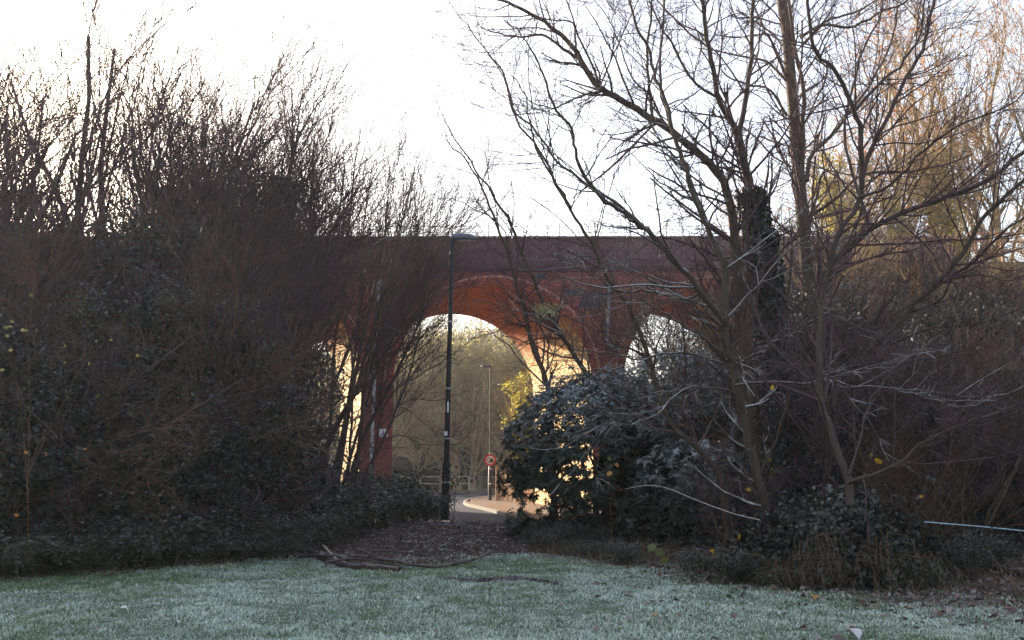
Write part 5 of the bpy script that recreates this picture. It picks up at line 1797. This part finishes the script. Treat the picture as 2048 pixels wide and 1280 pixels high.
a = [at(1850, 1044, 11.7), at(1900, 1048, 11.9), at(1960, 1053, 12.2), at(2050, 1062, 12.5), at(2250, 1082, 13.0)]
tag(obj("rope", MB().tube(spline(a, 20), .008, 8).mesh("rope", M_rope, True)), "taut pale blue rope running from the ivy mound to the right edge", "rope")
a = [at(1250, 978, 15.5), at(1290, 971, 15.0), at(1330, 975, 14.5), at(1400, 1003, 13.6), at(1470, 1028, 12.8), at(1520, 1040, 12.2)]
tag(obj("wire_strand", MB().tube(spline(a, 30), .005, 6).mesh("wire_strand", m_plain("frosted_wire", (.45, .47, .48), .6, .3, var=.4, scale=20), True)), "frosted wire strand sloping from the rhododendron to the ivy mound", "wire")

# dark rut with crumbly edges in the lawn
g = np.random.default_rng(15)
rx = np.linspace(0, 1, 90)
c0 = np.array([gp(872 + 245 * t, 1160 + 12 * t + 4 * math.sin(t * 7), .0) for t in rx])
wdt = .02 + .16 * np.clip(vn(rx * 10, rx * 0 + 3, .55, 2) - .15, 0, 1) * np.sin(PI * np.clip(rx * 1.02, 0, 1)) ** .5
v, q = [], []
for i in range(90):
    zg = gz(c0[i, 0], c0[i, 1])
    v += [c0[i] + (0, -wdt[i], zg + .004), c0[i] + (0, -.2 * wdt[i], zg + .008), c0[i] + (0, wdt[i], zg + .05), c0[i] + (0, wdt[i] * 1.8, zg + .045), c0[i] + (0, wdt[i] * 2.8, zg + .003)]
    if i:
        q += [[(i - 1) * 5 + k, i * 5 + k, i * 5 + k + 1, (i - 1) * 5 + k + 1] for k in range(4)]
v = np.array(v) + g.normal(size=(len(v), 3)) * .010
tag(obj("soil_rut", mesh("soil_rut", v, [np.array(q)], m_bark("rut_soil", (.014, .010, .009), (.04, .028, .027), .1, 25))), "dark bare rut of soil across the middle of the lawn", kind="structure")

# ------------------------------------------------------------------ grass, litter, clods (uncountable)
def grass_blades(n, region, hmin, hmax, seed, wmul=1.0):
    g = np.random.default_rng(seed)
    y = region[2] + (region[3] - region[2]) * g.random(n) ** 1.25
    x = (g.random(n) * 2 - 1) * (0.66 * y + 1.2)
    d = lawn_edge(x) - y + (vn(x, y, .8, 3) - .5) * (1.8 + 2 * sstep(.5, 3, x)) + (vn(x, y, .25, 5) - .5) * .8
    prob = np.clip(sstep(-.7, .4, d) * (1 - .75 * sstep(.5, 3, x) * (1 - sstep(.2, 3.4, d))), .0, 1)
    k = g.random(n) < prob
    x, y = x[k], y[k]
    n = len(x)
    z = ground_z(x, y)
    cl = vn(x, y, .16, 4) * .6 + vn(x, y, .5, 5) * .6
    h = (hmin + (hmax - hmin) * g.random(n)) * (.25 + 1.15 * cl ** 1.3)
    h *= np.where((vn(x, y, .5, 1) > .74) | (vn(x, y, .3, 6) > .82), .6, 1.0)
    h *= 1 + 1.6 * np.exp(-((x + 1.15) / .35) ** 2 - ((y - 12.4) / .5) ** 2)
    a = g.random(n) * 2 * PI
    bend = h * (.3 + .9 * g.random(n))
    ang2 = g.random(n) * 2 * PI
    w = (.0036 + .003 * g.random(n)) * wmul * (.6 + y / 16)
    B = np.stack([x, y, z - .005], -1)
    S = np.stack([np.cos(a), np.sin(a), 0 * a], -1) * w[:, None]
    T = B + np.stack([np.cos(ang2) * bend, np.sin(ang2) * bend, h], -1)
    M_ = B + np.stack([np.cos(ang2) * bend * .3, np.sin(ang2) * bend * .3, h * .7], -1)
    V = np.stack([B - S, B + S, M_ + S * .7, T, M_ - S * .7], 1).reshape(-1, 3)
    i = np.arange(n)[:, None] * 5
    c = np.zeros((n, 5, 4))
    c[:, :, 0] = np.clip(.25 * g.random(n) + .5 * vn(x, y, .7, 6) + .25 * (g.random(n) < .07), 0, 1)[:, None]
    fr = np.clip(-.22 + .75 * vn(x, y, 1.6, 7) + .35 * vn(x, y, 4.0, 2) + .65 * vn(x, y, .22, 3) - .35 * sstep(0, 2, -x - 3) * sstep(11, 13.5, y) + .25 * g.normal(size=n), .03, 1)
    c[:, :, 1] = fr[:, None]
    c[:, 2:, 2] = .8
    c[:, 3, 2] = 1
    c[:, :, 3] = 1
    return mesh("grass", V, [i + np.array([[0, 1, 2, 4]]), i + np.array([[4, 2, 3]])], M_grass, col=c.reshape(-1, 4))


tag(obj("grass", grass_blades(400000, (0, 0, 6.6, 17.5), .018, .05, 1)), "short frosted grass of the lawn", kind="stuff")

g = np.random.default_rng(33)


def litter(n, xr, yr, dens, seed, size):
    g = np.random.default_rng(seed)
    x = g.uniform(*xr, n)
    y = g.uniform(*yr, n)
    k = g.random(n) < dens(x, y)
    x, y = x[k], y[k]
    n = len(x)
    P = np.stack([x, y, ground_z(x, y) + .012 + .03 * g.random(n)], -1)
    D = rand_dirs(n, g)
    D[:, 2] *= .45
    Nn = nrm(np.array([0, 0, 1.0]) + .55 * g.normal(size=(n, 3)))
    L = size * (.5 + g.random(n))
    fr = np.clip(.45 * g.random(n) ** 2 + .25 * (g.random(n) < .15), 0, .8)
    return Veg().leaves(P, D, Nn, L, L * .62, frost=fr, fold=.3)


dl = lambda x, y: np.clip(sstep(-4.6 * sstep(.5, 3, x) - .3, .6, y - lawn_edge(x)), np.where(x > .5, .07, .012), 1) * (1 - .8 * ((np.abs(x + 1.2) < 2.3) & (y > 15.6)))
tag(obj("leaf_litter", litter(42000, (-12, 12), (7, 24), dl, 1, .075).mesh("leaf_litter", M_brown)), "brown fallen leaves scattered along the lawn edge and on the bank", kind="stuff")
# crumbly clods on the muddy mound
g = np.random.default_rng(12)
n = 5200
x = -1.3 + g.normal(size=n) * 1.5
y = g.uniform(16.2, 25.5, n)
s = .012 + .045 * g.random(n) ** 4
oct_ = np.array([(1, 0, 0), (0, 1, 0), (-1, 0, 0), (0, -1, 0), (0, 0, .7), (0, 0, -.6)], float)
V = np.stack([x, y, ground_z(x, y) + .01], -1)[:, None, :] + oct_[None] * s[:, None, None] * (1 + .4 * g.normal(size=(n, 6, 1)))
tr = np.array([[0, 1, 4], [1, 2, 4], [2, 3, 4], [3, 0, 4], [1, 0, 5], [2, 1, 5], [3, 2, 5], [0, 3, 5]])
F_ = (np.arange(n)[:, None, None] * 6 + tr[None]).reshape(-1, 3)
tag(obj("clods", mesh("clods", V.reshape(-1, 3), [F_], m_bark("clod_soil", (.03, .02, .02), (.085, .058, .058), .28, 30))), "crumbs of dark frosted soil on the muddy mound", kind="stuff")
# dead stalks and weeds on the bank by the lawn edge
g = np.random.default_rng(14)
n = 2600
x = np.where(g.random(n) < .75, g.uniform(.3, 7.5, n), g.uniform(-9, 0, n))
y = lawn_edge(x) + g.normal(size=n) * .9 + .35
P = np.zeros((n, 5, 3))
P[:, 0] = np.stack([x, y, ground_z(x, y) - .02], -1)
d = nrm(g.normal(size=(n, 3)) * .5 + (0, 0, 1.0))
hh = .12 + .38 * g.random(n) ** 2
for k in range(1, 5):
    P[:, k] = P[:, k - 1] + d * hh[:, None] / 4
    d = nrm(d + g.normal(size=(n, 3)) * .25 + (0, 0, -.18))
tag(obj("dead_stalks", Veg().tubes(P, np.full((n, 5), .004) * np.linspace(1, .4, 5), 3).mesh("dead_stalks", M_dry)), "straw coloured dead grass stalks along the foot of the shrubs", kind="stuff")

# fallen leaves one can pick out on the lawn
GLF = "fallen leaves on the lawn"
for i, (px, py, sz, kind, lab) in enumerate([
    (247, 1216, 17, 0, "frosted grey fallen leaf on the left part of the lawn"), (352, 1243, 14, 0, "small frosted leaf low on the left part of the lawn"), (833, 1196, 13, 0, "frosted pinkish leaf below the rut's left end"),
    (1255, 1188, 16, 1, "brown leaf right of the rut"), (1310, 1229, 12, 2, "orange leaf near the bottom right of the middle"), (1630, 1190, 14, 2, "orange red leaf in front of the ivy mound"), (1628, 1155, 16, 0, "pale curled leaf at the left foot of the ivy mound"),
    (1858, 1162, 16, 0, "pale crumpled leaf at the right foot of the ivy mound"), (1708, 1270, 30, 0, "large frosted curled leaf at the bottom edge of the picture"), (1385, 1120, 20, 0, "pale fallen leaf at the lawn edge below the rhododendrons"), (1720, 1200, 18, 1, "brown leaf on the litter in front of the mound"), (1467, 1230, 14, 1, "dark red leaf on the frosted grass right of centre"), (1565, 1225, 20, 0, "frosted leaf on the lawn in front of the left end of the mound"), (1900, 1150, 18, 1, "brown leaf beside the log at the right")]):
    p = gp(px, py, .05)
    L = sz / F * p[1]
    t = np.linspace(0, 2 * PI, 12, endpoint=False)
    rad = L * .5 * (1 + .22 * np.cos(5 * t) + .1 * np.cos(t))
    v = np.stack([rad * np.cos(t), rad * np.sin(t), .22 * L * np.cos(2 * t + i) + .05 * L], -1)
    v = np.vstack([v, [[0, 0, 0]]])
    me = mesh("fallen_leaf", v, [np.array([[k, (k + 1) % 12, 12] for k in range(12)])], (m_leaf("frosted_leaf", (.4, .34, .36), (.5, .44, .46), .1), M_brown, M_or)[kind], col=np.c_[np.full(13, random.random()), np.full(13, .35 if kind == 0 else 0), np.zeros(13), np.ones(13)])
    o = obj("fallen_leaf", me, loc=(p[0], p[1], gz(p[0], p[1]) + .045), rot=(.5 * random.uniform(-.6, 1), .3 * random.uniform(-1, 1), random.random() * 6))
    tag(o, lab, "leaf", GLF)
